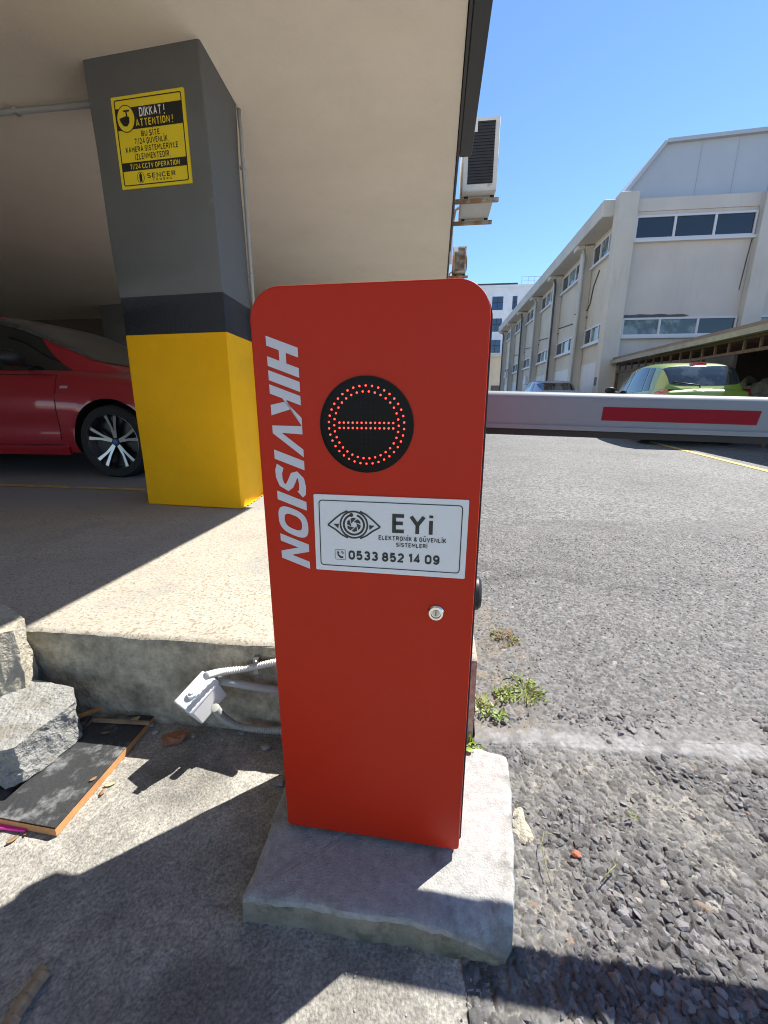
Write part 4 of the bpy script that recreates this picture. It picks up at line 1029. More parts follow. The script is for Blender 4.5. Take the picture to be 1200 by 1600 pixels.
    def gpoint(x, u):  # u in -1..1 over the top part of the section
        s = gsec(x); n1 = 10; tops = s[n1:]; a = (1 - abs(u)) * (len(tops) - 1); i = min(int(a), len(tops) - 2); t = a - i
        y_ = tops[i][0] * (1 - t) + tops[i + 1][0] * t; z_ = tops[i][1] * (1 - t) + tops[i + 1][1] * t
        return np.array([x, math.copysign(y_, u) if u else 0.0, z_])
    def screen(nm, xa, xb, umax, mt, off, curve=0.0):
        v = []; f = []; nx_, nu = 22, 26
        for i in range(nx_ + 1):
            for j in range(nu + 1):
                u = umax * (2 * j / nu - 1); x = xa + (xb - xa) * i / nx_ + curve * u * u
                p = gpoint(x, u); e = .01
                dx = gpoint(x + e, u) - gpoint(x - e, u); du = gpoint(x, min(u + .05, 1)) - gpoint(x, max(u - .05, -1))
                nr = np.cross(dx, du); nr /= np.linalg.norm(nr) + 1e-9
                if nr[2] < 0: nr = -nr
                v.append(tuple(p + nr * off))
        for i in range(nx_):
            for j in range(nu): f.append((i * (nu + 1) + j, i * (nu + 1) + j + 1, (i + 1) * (nu + 1) + j + 1, (i + 1) * (nu + 1) + j))
        mm = MB(); mm.add(v, f); return mm.build(nm, mt, root, smooth=True)
    screen('windscreen', P['ws'][0], P['ws'][1], P.get('wsu', .97), glass_m, .006, P.get('wsc', -.12))
    screen('rear_window', P['rw'][0], P['rw'][1], P.get('rwu', .92), M['car_glass_r'] if P.get('rtint') else glass_m, .006, P.get('rwc', .05))
    for sg in (-1, 1):
        for (bx0, bx1, tx0, tx1) in P['side']:
            v = []; f = []; nx_, nz_ = 20, 10
            for i in range(nx_ + 1):
                for j in range(nz_ + 1):
                    t = j / nz_; x = (bx0 + (bx1 - bx0) * i / nx_) * (1 - t) + (tx0 + (tx1 - tx0) * i / nx_) * t
                    zb_ = belt(x) + .035; zt_ = float(gz(x)) - P.get('stop', .085); z = zb_ + (max(zt_, zb_ + .01) - zb_) * t
                    v.append((x, sg * (gy(x, z) + .006), z))
            for i in range(nx_):
                for j in range(nz_): f.append((i * (nz_ + 1) + j, i * (nz_ + 1) + j + 1, (i + 1) * (nz_ + 1) + j + 1, (i + 1) * (nz_ + 1) + j))
            mm = MB(); mm.add(v, f); mm.build('side_window', M['car_glass'], root, smooth=True)
        for bot, top in P['doors']:
            g_ = .007
            side_patch('door_gap', ([(bot[0][0] - g_, bot[0][1] - g_), (bot[-1][0] + g_, bot[-1][1] - g_)], [(top[0][0] - g_, top[0][1] + g_), (top[-1][0] + g_, top[-1][1] + g_)]), sg, M['seam'], .0008)
            dr = side_patch('door', (bot, top), sg, paint_m, .003)
            hx = bot[0][0] + .12; hz_ = top[0][1] - .13; y_ = ys(hx + .08, hz_) or P['hw']
            mm = MB(); mm.box((hx, sg * (y_ + .012) - .012, hz_ - .014), (hx + .2, sg * (y_ + .012) + .02, hz_ + .014), bev=.008); mm.build('handle', paint_m, dr, smooth=True)
        # mirror
        mx, mz = P['mir']; y_ = gy(mx, mz) if gz(mx) > mz else P['hw'] * .85
        mm = MB(); bm = bmesh.new(); bmesh.ops.create_uvsphere(bm, u_segments=20, v_segments=12, radius=1)
        for q in bm.verts:
            c = q.co; q.co = Vector((c.x * .065 if c.x > 0 else c.x * .03, c.y * .115, c.z * .075))
        mm.bm(bm, 0, Matrix.Translation((mx, sg * (y_ + .17), mz + .05))); mi = mm.build('mirror', P.get('mirm', paint_m), root, smooth=True)
        mm = MB(); mm.tube([(mx, sg * (y_ - .01), mz - .005), (mx, sg * (y_ + .12), mz + .01)], .02, 8); mm.build('mirror_arm', M['black'], mi)
        # side skirt line
        mm = MB(); sx0, sx1 = P['ra'] + Rw + .12, P['fa'] - Rw - .12; v = []; f = []
        for i in range(21):
            x = sx0 + (sx1 - sx0) * i / 20; zb = float(fzb(x)); 
            for (z, o_) in ((zb + .015, -.02), (zb + .015, .012), (zb + .075, .016), (zb + .10, -.004)):
                y_ = ys(x, max(z, zb + .04)) or P['hw'] * .95; v.append((x, sg * (y_ + o_), z))
            if i:
                for k in range(3): f.append(((i - 1) * 4 + k, (i - 1) * 4 + k + 1, i * 4 + k + 1, i * 4 + k))
        mm.add(v, f); mm.build('side_skirt', paint_m, root, angle=22)
        # lamps
        for (nm, xa, xb, za, zb_, mt, inset) in P['lamps']:
            v = []; f = []; n_ = 10
            for i in range(n_ + 1):
                for j in range(5):
                    x = xa + (xb - xa) * i / n_; z = za + (zb_ - za) * j / 4
                    y_ = ys(x, z); y_ = y_ if y_ is not None else v[-1][1] * sg - .01 if v else P['hw'] * .7
                    v.append((x, sg * (y_ + .005 + (inset if 0 < i < n_ and 0 < j < 4 else 0)), z))
            for i in range(n_):
                for j in range(4): f.append((i * 5 + j, i * 5 + j + 1, (i + 1) * 5 + j + 1, (i + 1) * 5 + j))
            mm = MB(); mm.add(v, f); mm.build(nm, M[mt], root, smooth=True)
        # wheels
        for ax in (P['fa'], P['ra']):
            Mx = Matrix.Translation((ax, sg * (P['hw'] - .115), Rw)) @ Matrix.Rotation(R(-90 * sg), 4, 'X')
            wd = .11; rr = Rw * P.get('rimf', .745)
            wh = MB(); wh.lathe([(rr, -wd), (Rw * .93, -wd), (Rw * .99, -wd * .75), (Rw, -wd * .4), (Rw, wd * .4), (Rw * .99, wd * .75), (Rw * .93, wd * .98), (rr * 1.02, wd * .92), (rr, wd * .8)], 56, Mx)
            wo2 = wh.build('wheel', M['tyre'], root, angle=22)
            mm = MB(); mm.lathe([(rr * .99, -wd), (rr * .97, wd * .5), (rr * .995, wd * .86), (rr * 1.0, wd * .9), (rr * 1.012, wd * .88)], 56, Mx, 1)
            mm.lathe([(0, wd * .1), (rr * .96, wd * .1)], 32, Mx, 0)     # dark brake backing
            mm.lathe([(0, wd * .62), (rr * .13, wd * .62), (rr * .2, wd * .45), (rr * .22, wd * .1)], 24, Mx, 0)
            for s5 in range(5):
                for dd in (-1, 1):
                    a0 = 2 * math.pi * s5 / 5 + .3
                    def pl(r_, t_): 
                        a = a0 + dd * (.055 + .14 * (r_ / rr)) ; w2 = t_
                        return (r_ * math.cos(a) - w2 * math.sin(a), r_ * math.sin(a) + w2 * math.cos(a))
                    hwid = rr * .055
                    q = [pl(rr * .15, -hwid), pl(rr * .55, -hwid * .8), pl(rr * .975, -hwid * 1.15), pl(rr * .975, hwid * 1.15), pl(rr * .55, hwid * .8), pl(rr * .15, hwid)]
                    zf = [wd * .58, wd * .66, wd * .82, wd * .82, wd * .66, wd * .58]
                    top = [Mx @ Vector((p[0], p[1], z)) for p, z in zip(q, zf)]; bt = [Mx @ Vector((p[0], p[1], z - .03)) for p, z in zip(q, zf)]
                    mm.add(top + bt, [(0, 1, 4, 5), (1, 2, 3, 4)], 1); mm.add(top + bt, [(i, (i + 1) % 6, (i + 1) % 6 + 6, i + 6) for i in range(6)], 0)
            mm.build('rim', [M['rimk'], M['rims']], wo2, angle=30)
            mm = MB(); mm.lathe([(0, wd * .66), (rr * .085, wd * .655), (rr * .10, wd * .62)], 20, Mx); mm.build('hub_cap', M['emblem_b'] if P.get('hubb') else M['rims'], wo2)
    # plates / grille / bumpers
    mm = MB(); zt = float(fzb(x1)) + .12; mm.box((x1 - .05, -.36, zt), (x1 + .012, .36, zt + .14), bev=.01); mm.build('grille', M['black'], root)
    zt = P.get('plz', .62); mm = MB(); mm.box((x0 - .014, -.26, zt), (x0 + .05, .26, zt + .11), bev=.004); mm.build('number_plate', M['plate'], root)
    return dict(gpoint=gpoint, ys=ys, body=body, gy=gy, side_patch=side_patch)

# --- red coupe in the garage
RA = -R(6.6)
wf = np.array([-2.426, 3.772]); cwv = np.array([math.cos(RA), math.sin(RA)]); cnv = np.array([-cwv[1], cwv[0]])
ctr = wf - cwv * 1.405 + cnv * .885
RC = thing('parked_car', 'dark red coupe parked in the shade behind the yellow column', 'car', (ctr[0], ctr[1], .236), RA)
coupe = dict(st=[(2.30, .50, .30, .60, .64), (2.2, .72, .22, .70, .755), (1.95, .845, .19, .79, .86), (1.405, .905, .19, .885, .96), (.9, .912, .19, .935, 1.0), (.3, .912, .19, .95, .99), (-.6, .91, .19, .965, 1.0),
                 (-1.4, .912, .19, .985, 1.03), (-1.9, .875, .22, .985, 1.06), (-2.25, .79, .28, .96, 1.03), (-2.38, .62, .38, .86, .93)],
             gh=[(1.32, .975, .62, .55), (1.1, 1.09, .74, .59), (.75, 1.26, .80, .60), (.38, 1.42, .82, .60), (.0, 1.49, .825, .60), (-.4, 1.505, .82, .59), (-.9, 1.45, .80, .57), (-1.4, 1.28, .75, .53), (-1.95, 1.03, .62, .48)],
             R=.325, fa=1.405, ra=-1.405, hw=.912, ws=(.30, 1.26), rw=(-1.82, -.95), side=[(-.55, 1.05, -.48, .66), (-1.38, -.60, -1.0, -.55)], stop=.06,
             doors=[(((-.50, .30), (.90, .30)), ((-.52, .925), (.93, .90)))], mir=(.62, .99), mirm=M['black'], hubb=True, wsu=.92,
             lamps=[('headlight', 1.72, 2.16, .62, .74, 'lampw', .004), ('tail_light', -2.3, -1.98, .74, .90, 'lampred', .006)], plz=.60, wsc=-.14)
ci = make_car(RC, coupe, M['car_red'], M['car_glass_r'])
# fender vent and badge on the visible flank
ci['side_patch']('fender_badge', ([(.97, .79), (1.04, .79)], [(.975, .812), (1.045, .812)]), -1, M['rims'], .003, n=4)

# --- green hatchback seen from behind
gp_ = np.array([5.72, 7.62])          # rear centre
GRZ = R(90) - R(10.5)
hd = np.array([math.cos(GRZ), math.sin(GRZ)]); gc = gp_ + hd * 1.78
GC = thing('parked_car', 'bright green small hatchback parked beside the carport, seen from behind', 'car', (gc[0], gc[1], road_z(9.2)), GRZ)
hatch = dict(st=[(1.82, .52, .30, .62, .66), (1.72, .68, .23, .72, .78), (1.45, .78, .20, .82, .90), (1.0, .815, .19, .90, .99), (.5, .825, .19, .935, 1.0), (0, .828, .19, .95, 1.0), (-.7, .828, .19, .965, 1.0), (-1.2, .82, .20, .99, 1.02), (-1.55, .77, .24, .99, 1.02), (-1.74, .69, .30, .93, .97), (-1.80, .58, .40, .84, .88)],
             gh=[(1.15, .985, .58, .5), (.9, 1.13, .69, .53), (.5, 1.36, .745, .55), (.1, 1.49, .755, .56), (-.4, 1.53, .755, .56), (-.9, 1.50, .745, .555), (-1.25, 1.43, .725, .55), (-1.45, 1.27, .70, .545), (-1.62, 1.06, .665, .54), (-1.70, .97, .64, .52)],
             R=.285, fa=1.22, ra=-1.22, hw=.828, ws=(.38, 1.08), rw=(-1.62, -1.29), rwu=.86, rwc=.06, side=[(-.02, .80, .0, .22), (-.85, -.10, -.72, -.08), (-1.14, -.90, -.96, -.78)],
             doors=[(((-.08, .30), (.86, .30)), ((-.08, .90), (.86, .88))), (((-.86, .34), (-.12, .30)), ((-.98, .91), (-.12, .90)))], mir=(.62, .98), mirm=M['black'],
             lamps=[('headlight', 1.30, 1.66, .66, .80, 'lampw', .004), ('tail_light', -1.72, -1.46, .78, .995, 'lampred', .02)], plz=.62, rtint=True, rimf=.68)
gi = make_car(GC, hatch, M['car_green'], M['car_glass_r'])
p_ = gi['gpoint'](-1.22, 0)
mm = MB(); mm.box((p_[0] - .05, -.13, p_[2] - .015), (p_[0] + .03, .13, p_[2] + .035), bev=.012); mm.build('brake_light', M['lampred'], GC, angle=22)
q0 = gi['gpoint'](-1.655, .05); q1 = gi['gpoint'](-1.62, -.45); q2 = gi['gpoint'](-1.56, .62)
mm = MB(); mm.tube([q0 + np.array([-.02, 0, 0]), q0 + np.array([-.035, .03, .04]), q2 + np.array([-.03, 0, .0])], .011, 8); mm.build('rear_wiper', M['black'], GC, smooth=True)

# --- silver saloon farther off
sp_ = np.array([5.95, 14.3]); SRZ = R(90) - GA
SC = thing('parked_car', 'grey blue saloon mostly hidden behind the barrier boom near the long facade', 'car', (sp_[0] + .2, sp_[1] + 2.2, road_z(15)), SRZ)
make_car(SC, dict(coupe, gh=[(1.25, .965, .62, .55), (1.0, 1.09, .74, .58), (.6, 1.28, .80, .585), (.25, 1.39, .82, .585), (-.2, 1.43, .825, .585), (-.8, 1.41, .82, .58), (-1.2, 1.33, .80, .56), (-1.6, 1.16, .75, .53), (-1.95, 1.02, .62, .48)], ws=(.28, 1.18), rw=(-1.85, -1.25), mirm=M['car_silver'], hubb=False, R=.31), M['car_silver'], M['car_glass'])

#@@BARRIER
# ================================================================== the barrier
bw, bh = .345, .997
YAW = R(-8.58)
bl = np.array([-.197, .6605]); bwv = np.array([math.cos(YAW), math.sin(YAW)]); bnv = np.array([-bwv[1], bwv[0]])
bc = bl + bwv * bw / 2
BG = thing('barrier_gate', 'orange red car park barrier cabinet with white boom lowered across the lane', 'barrier', (bc[0], bc[1], .073), YAW)
hx = bw / 2
def door_prism(x0, x1, z0, z1, r, rb, ya, yb, bev):
    out = rrect(x0, x1, z0, z1, r, 12, rb); cx = (x0 + x1) / 2; cz = (z0 + z1) / 2
    def shrink(d):
        return rrect(x0 + d, x1 - d, z0 + d, z1 - d, max(r - d, .001), 12, max(rb - d, .0005))
    rings = [(shrink(bev), ya), (shrink(bev * .3), ya + bev * .3), (out, ya + bev), (out, yb)]
    n = len(out); vs = []; fs = []
    for pts, y in rings: vs += [(p[0], y, p[1]) for p in pts]
    for k in range(3):
        for i in range(n): fs.append((k * n + i, k * n + (i + 1) % n, (k + 1) * n + (i + 1) % n, (k + 1) * n + i))
    fs += [tuple(range(n)), tuple(range(3 * n, 4 * n))]
    return vs, fs
mb = MB(); mb.add(*door_prism(-hx, hx, 0, bh, .047, .008, 0, .017, .0025)); mb.build('door', M['red'], BG, angle=22)
mb = MB(); mb.add(*door_prism(-hx + .002, hx + .0042, .003, bh + .0005, .050, .008, .0175, .026, .001)); mb.build('door_seal', M['rubber'], BG, angle=22)
mb = MB(); mb.add(*door_prism(-hx + .004, hx - .004, -.016, bh - .004, .045, .002, .0245, .265, .002)); mb.build('cabinet', M['red'], BG, angle=22)
mb = MB(); mb.box((-hx - .004, .02, -.017), (hx - .006, .27, -.0165 + .012)); mb.build('base_frame', M['rubber'], BG)
# display
lc = (.1725 - hx, .803); lr = .0685
mb = MB(); mb.ring(lc[0], lc[1], lr, lr + .0025, -.0022, .001, 64); ld = mb.build('display_bezel', M['smoke'], BG)
mb = MB(); mb.add([(lc[0] + lr * math.cos(a), -.0012, lc[1] + lr * math.sin(a)) for a in np.linspace(0, 2 * math.pi, 65)[:-1]], [tuple(range(64))]); ld = mb.build('display', M['smoke'], BG)
bm = bmesh.new(); bmesh.ops.create_uvsphere(bm, u_segments=10, v_segments=6, radius=.0015)
for v_ in bm.verts: v_.co.y *= .5
ledme = bpy.data.meshes.new('led'); bm.to_mesh(ledme); bm.free(); ledme.materials.append(M['led'])
def led(x, z):
    o = bpy.data.objects.new('led', ledme); COL.objects.link(o); o.parent = ld; o.location = (x, -.0018, z)
for k in range(38): a = 2 * math.pi * (k + .5) / 38; led(lc[0] + .0572 * math.cos(a), lc[1] + .0572 * math.sin(a))
for k in range(34): a = 2 * math.pi * (k) / 34; led(lc[0] + .0490 * math.cos(a), lc[1] + .0490 * math.sin(a))
for k in range(13):
    for j in (-.5, .5): led(lc[0] + (k - 6) * .0068, lc[1] + j * .0078)
mb = MB()
for i in range(-5, 6):
    for j in range(-5, 6):
        x, z = i * .0072, (j + .5) * .0072 + .001
        if abs(j + .5) > .6 and ((abs(i) <= 1 and -5 <= j <= 4) or (j > 0 and abs(i) <= 4 - (j - 1) * .9)):
            c = (lc[0] + x, lc[1] + z); mb.add([(c[0] + .0015 * math.cos(a), -.0016, c[1] + .0015 * math.sin(a)) for a in np.linspace(0, 6.283, 9)[:-1]], [tuple(range(8))])
o = mb.build('unlit_leds', M['led_off'], ld); o['kind'] = 'stuff'
# brand lettering down the left side, hand drawn capitals (u along the word, v up the letter)
def brand():
    mbw = MB(); st = .37
    sh = .38     # slant
    cells = []; x = 0
    def bar(pts): cells.append([(x + p[0], p[1]) for p in pts])
    def H():
        bar([(0, 0), (st * .8, 0), (st * .8, 1), (0, 1)]); bar([(.62, 0), (.62 + st * .8, 0), (.62 + st * .8, 1), (.62, 1)]); bar([(st * .8, .39), (.62, .39), (.62, .61), (st * .8, .61)]); return .62 + st * .8
    def I(): bar([(0, 0), (st * .85, 0), (st * .85, 1), (0, 1)]); return st * .85
    def Kk():
        bar([(0, 0), (st * .8, 0), (st * .8, 1), (0, 1)]); bar([(st * .8, .52), (st * .8, .40), (.70, 1), (.98, 1), (.62, .60)][:4]); bar([(st * .95, .52), (.52, .70), (1.00, 0), (.66, 0)]); return .84
    def V(): bar([(0, 1), (.27, 1), (.49, .30), (.49, 0), (.36, 0)]); bar([(.49, .30), (.78, 1), (1.04, 1), (.62, 0), (.49, 0)]); return 1.04
    def O():
        n = 36; o = []; i_ = []
        for k in range(n):
            a = 2 * math.pi * k / n; ca, sa = math.cos(a), math.sin(a)
            f = lambda c: math.copysign(abs(c) ** .72, c)
            o.append((.5 + .5 * f(ca), .5 + .515 * f(sa))); i_.append((.5 + .26 * f(ca), .5 + .30 * f(sa)))
        for k in range(n): bar([o[k], o[(k + 1) % n], i_[(k + 1) % n], i_[k]])
        return 1.0
    def S():
        mid = [(.80, .80), (.70, .885), (.45, .90), (.22, .86), (.13, .74), (.22, .62), (.42, .545), (.60, .47), (.74, .36), (.70, .19), (.50, .11), (.28, .105), (.05, .17)]
        n = len(mid); L_ = []; R_ = []
        for k in range(n):
            a = mid[max(k - 1, 0)]; b = mid[min(k + 1, n - 1)]; dx, dy = b[0] - a[0], b[1] - a[1]; l = math.hypot(dx, dy); h = .115
            L_.append((mid[k][0] - dy / l * h, mid[k][1] + dx / l * h)); R_.append((mid[k][0] + dy / l * h, mid[k][1] - dx / l * h))
        for k in range(n - 1): bar([L_[k], L_[k + 1], R_[k + 1], R_[k]])
        return .86
    def Nn(): bar([(0, 0), (st * .75, 0), (st * .75, 1), (0, 1)]); bar([(.66, 0), (.66 + st * .75, 0), (.66 + st * .75, 1), (.66, 1)]); bar([(st * .75, 1), (st * .75, .62), (.66, 0), (.66, .38)]); return .66 + st * .75
    for fn in (H, I, Kk, V, I, S, I, O, Nn):
        wd = fn(); x += wd + .13
    tot = x - .13 + sh
    for c in cells:
        P = []
        for u, v in c:
            uu = (u + sh * v) / tot
            P.append((.0235 + .048 * v + .003 * uu - hx, .931 - (.931 - .567) * uu))
        mbw.add([(p[0], -.0008, p[1]) for p in P], [tuple(range(len(P)))])
    return mbw
part_label(brand().build('lettering', M['vinyl'], BG), 'silver slanted capitals running down the left edge')
# lock
lx, lz = .2855 - hx, .503
ML = Matrix.Translation((lx, 0, lz)) @ Matrix.Rotation(R(90), 4, 'X')
mb = MB(); mb.lathe([(.0135, 0), (.0135, .003), (.0115, .0055), (.0085, .0055), (.0075, .003), (0, .003)], 36, ML); lk = mb.build('lock', M['chrome'], BG, angle=30)
mb = MB(); mb.lathe([(.006, .0031), (.0055, .0048), (.0015, .005), (0, .005)], 24, ML); mb.build('key_barrel', M['zinc'], lk, angle=30)
mb = MB(); mb.box((lx - .0008, -.0056, lz - .004), (lx + .0008, -.0045, lz + .004)); mb.build('keyhole', M['black'], lk)
# side knob
MK = Matrix.Translation((hx - .006, .115, .488)) @ Matrix.Rotation(R(90), 4, 'Y')
mb = MB(); mb.lathe([(0, .0), (.016, 0), (.016, .008), (.030, .009), (.0325, .014), (.031, .022), (.026, .027), (0, .029)], 32, MK); mb.build('side_knob', M['black'], BG, angle=22)
# boom
BM_ = bpy.data.objects.new('boom', None)
droop = R(1.5); s0 = .377 - hx; zt0 = .936 - .073 - .0035
def bp(s, y, h):   # s along from cabinet, h below boom top line
    return (s0 + s * math.cos(droop) - h * 0, y, zt0 - s * math.sin(droop) - h)
yb0 = .288; dp = .046; hb = .075
prof = []
for cy, ch, a0, r in ((yb0 + dp, 0, 0, .014), (yb0, 0, 90, .016), (yb0, hb, 180, .006), (yb0 + dp, hb, 270, .006)):
    sy = -1 if cy > yb0 else 1; sh_ = 1 if ch == 0 else -1
    for k in range(7):
        a = R(a0 + 90 * k / 6); prof.append((cy + sy * r + r * math.cos(a), ch + sh_ * r - r * math.sin(a)))
mb = MB(); vs = []; fs = []; n = len(prof); secs = [-.345, 0, 1, 2, 3.3]
for s in secs: vs += [bp(s, p[0], p[1]) for p in prof]
for i in range(len(secs) - 1):
    for k in range(n): fs.append((i * n + k, i * n + (k + 1) % n, (i + 1) * n + (k + 1) % n, (i + 1) * n + k))
fs += [tuple(range(n)), tuple(range((len(secs) - 1) * n, len(secs) * n))]
mb.add(vs, fs); boom = mb.build('boom', M['alu'], BG, angle=22)
def boom_bar(nm, sa, sb, ya, yb, ha, hb2, mt, skew=0.0):
    c = [(sa, ha), (sb, ha), (sb - skew, hb2), (sa - skew * .3, hb2)]
    mbx = MB(); mbx.add([bp(s, ya, h) for s, h in c] + [bp(s, yb, h) for s, h in c], [(0, 1, 2, 3), (7, 6, 5, 4), (0, 4, 5, 1), (1, 5, 6, 2), (2, 6, 7, 3), (3, 7, 4, 0)]); return mbx.build(nm, mt, boom)
for k in range(4):
    boom_bar('reflective_stripe', .222 + k * .78, .505 + k * .78, yb0 - .0012, yb0 + .0005, .0262, .0525, M['reflector'], .004)
boom_bar('lower_lip', -.25, 3.3, yb0 - .004, yb0 + .004, hb - .0095, hb - .0012, M['alu'])
boom_bar('rubber_strip', -.25, 3.3, yb0 + .006, yb0 + dp - .006, hb + .0005, hb + .013, M['rubber'])
mb = MB(); mb.add(*door_prism(-hx + .006, -hx + .20, .700, .885, .05, .03, .2665, .2875, .004)); mb.build('boom_hub', M['black'], BG, angle=22)
mb = MB(); mb.prism([(-hx + .055, .886), (-hx + .062, .886), (-hx + .060, .905), (-hx + .056, .903)], 'y', .272, .280); mb.build('hub_latch', M['black'], BG)

# installer's plate on the door
PL = thing('notice_plate', 'white rectangular installer plate with eye logo on the red cabinet door', 'sign', (0, 0, 0), 0)
pc = bl + bwv * .2075 - bnv * .0012; PL.location = (pc[0], pc[1], .073 + .631); PL.rotation_euler = (0, R(.35), YAW)
pw, ph = .1215, .0640
mb = MB(); mb.prism(rrect(-pw, pw, -ph, ph, .002, 3), 'y', -.0012, .001); mb.build('panel', M['plate'], PL)
y = -.0018
mb = MB(); frame_line(mb, rrect(-pw + .0080, pw - .0085, -ph + .0085, ph - .0085, .006), rrect(-pw + .0095, pw - .010, -ph + .010, ph - .010, .0045), y); mb.build('border', M['ink'], PL)
mb = MB(); letters(mb, 'EYi', .005, .0685, .0065, .0375, y, wt=.19, gap=.16); letters(mb, 'ELEKTRONİK & GÜVENLİK', -.0165, .090, -.0062, .0012, y, wt=.2); letters(mb, 'SİSTEMLERİ', .0115, .061, -.0165, -.0094, y, wt=.2)
letters(mb, '0533 852 14 09', -.066, .081, -.0430, -.0270, y, wt=.235, gap=.17); mb.build('lettering', M['ink'], PL)
mb = MB(); ex, ez = -.0565, .0165
mb.ring(ex, ez, .0205, .0232, y, y + .0005, 48); mb.ring(ex, ez, .0148, .0180, y, y + .0005, 48, 100, 432)
for k in range(6):     # iris blades
    a = R(60 * k + 10); b = R(60 * k + 58); c = R(60 * k + 95)
    poly_xz(mb, [(ex + .0112 * math.cos(a), ez + .0112 * math.sin(a)), (ex + .0118 * math.cos((a + b) / 2), ez + .0118 * math.sin((a + b) / 2)), (ex + .0112 * math.cos(b), ez + .0112 * math.sin(b)), (ex + .0048 * math.cos(c), ez + .0048 * math.sin(c))], y)
mb.lathe([(0, 0), (.0032, 0)], 16, Matrix.Translation((ex - .004, y, ez + .0160)) @ Matrix.Rotation(R(90), 4, 'X'))
for sg in (-1, 1):      # lids
    tip = (ex + sg * .0425, ez - .002)
    for sz in (-1, 1):
        A = [(tip[0], tip[1]), (ex + sg * .030, ez + sz * .0095), (ex + sg * .020, ez + sz * .0175), (ex + sg * .010, ez + sz * .0225)]
        n = len(A)
        for k in range(n - 1):
            a, b = A[k], A[k + 1]; dx, dz = b[0] - a[0], b[1] - a[1]; l = math.hypot(dx, dz); h = .0013
            poly_xz(mb, [(a[0] - dz / l * h, a[1] + dx / l * h), (b[0] - dz / l * h, b[1] + dx / l * h), (b[0] + dz / l * h, b[1] - dx / l * h), (a[0] + dz / l * h, a[1] - dx / l * h)], y)
    poly_xz(mb, [(ex + sg * .0335, ez + .000), (ex + sg * .0245, ez + .0005), (ex + sg * .0255, ez - .0075)], y)
mb.build('eye_logo', M['ink'], PL)
mb = MB(); frame_line(mb, rrect(-.0885, -.0705, -.0440, -.0265, .0025), rrect(-.0879, -.0711, -.0434, -.0271, .002), y)
hnd = [(-.0850, -.0305), (-.0835, -.0290), (-.0815, -.0320), (-.0826, -.0340), (-.0785, -.0385), (-.0765, -.0375), (-.0742, -.0398), (-.0762, -.0415), (-.0800, -.0412), (-.0840, -.0370)]
poly_xz(mb, hnd, y); mb.ring(-.0790, -.0345, .0030, .0038, y, y + .0003, 12, 0, 90); mb.ring(-.0790, -.0345, .0050, .0058, y, y + .0003, 12, 0, 90); mb.build('phone_symbol', M['ink'], PL)

# plinth
ptop = [(-.250, .553), (-.247, .543), (-.20, .538), (-.12, .528), (-.03, .514), (.06, .501), (.13, .490), (.188, .479), (.203, .482), (.219, .500), (.238, .56), (.262, .65), (.285, .74), (.306, .83), (.305, .848), (.24, .872), (.10, .90), (-.05, .93), (-.20, .95), (-.212, .93), (-.222, .80), (-.236, .66)]
bm = bmesh.new()
def zlip(p): return .058 - .030 * max(0, (p[0] - .10) / .10) * max(0, min(1, (.53 - p[1]) / .05))
cen = Vector((.02, .71))
rings = []
for sc_, dz in ((0, 0), (.35, 0), (.65, 0), (.85, 0), (.94, 0), (.988, -.0008), (1.0, -.004), (1.006, -.011), (1.010, -.04), (1.03, -.085)):
    ring = []
    NN = 132
    for k in range(NN):
        t = k / NN * len(ptop); i = int(t) % len(ptop); f_ = t - int(t); a = Vector(ptop[i]); b = Vector(ptop[(i + 1) % len(ptop)]); p = a.lerp(b, f_)
        q = cen + (p - cen) * max(sc_, .02)
        j = .0030 * (random.random() - .5) + .010 * (float(fbm(np.array([p.x * 22.]), np.array([p.y * 22.]), 6)[0]) - .5) if sc_ > .9 else 0
        zz = (zlip(q) if sc_ < .999 else zlip(p)) + dz + (.0025 * (float(fbm(np.array([q.x * 12.]), np.array([q.y * 12.]), 5)[0]) - .5) + .0012 * (random.random() - .5) if dz > -.03 else 0)
        ring.append(bm.verts.new((q.x + j, q.y + j, zz)))
    rings.append(ring)
for ri, (a, b) in enumerate(zip(rings, rings[1:])):
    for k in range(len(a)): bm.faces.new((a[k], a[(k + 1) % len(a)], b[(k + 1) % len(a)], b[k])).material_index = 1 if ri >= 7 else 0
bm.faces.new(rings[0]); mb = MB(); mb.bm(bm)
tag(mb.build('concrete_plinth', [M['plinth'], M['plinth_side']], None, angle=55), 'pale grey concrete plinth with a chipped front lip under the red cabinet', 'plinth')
# mortar smear beside the plinth
def blob(name, c, r, mt, seed, sx=1, sy=1, sz=.5, rough=.35, sub=3, rz=0, sink=.25, flat=None):
    bm = bmesh.new(); bmesh.ops.create_icosphere(bm, subdivisions=sub, radius=1); rnd = random.Random(seed)
    offs = [rnd.uniform(0, 50) for _ in range(3)]
    from mathutils import noise
    for v in bm.verts:
        d = v.co.copy(); n = noise.noise(d * 1.6 + Vector(offs)) * rough + noise.noise(d * 4 + Vector(offs)) * rough * .4 + noise.noise(d * 9 + Vector(offs)) * rough * .15
        cell = noise.cell(d * 1.9 + Vector(offs)) * rough * .35
        v.co = d * (1 + n + cell * .4); v.co = Vector((v.co.x * sx, v.co.y * sy, v.co.z * sz)) * r
    mbx = MB(); mbx.bm(bm); o = mbx.build(name, mt, None, angle=28); o.location = (c[0], c[1], c[2] + r * sz * (1 - sink)); o.rotation_euler = (0, 0, rz); return o
o = blob('mortar_lump', (*pt(812, 1288, 0)[:2], -.006), .027, M['rubble2'], 3, .8, 1.4, .26, rough=.5); tag(o, 'crumbling cream mortar lump between plinth and coarse asphalt', 'mortar')

#@@DEBRIS
# ================================================================== junction box and conduits by the step
JB = thing('junction_box', 'white plastic junction box with a round blanking cap dangling by the step', 'junction box', (-.482, .928, .172))
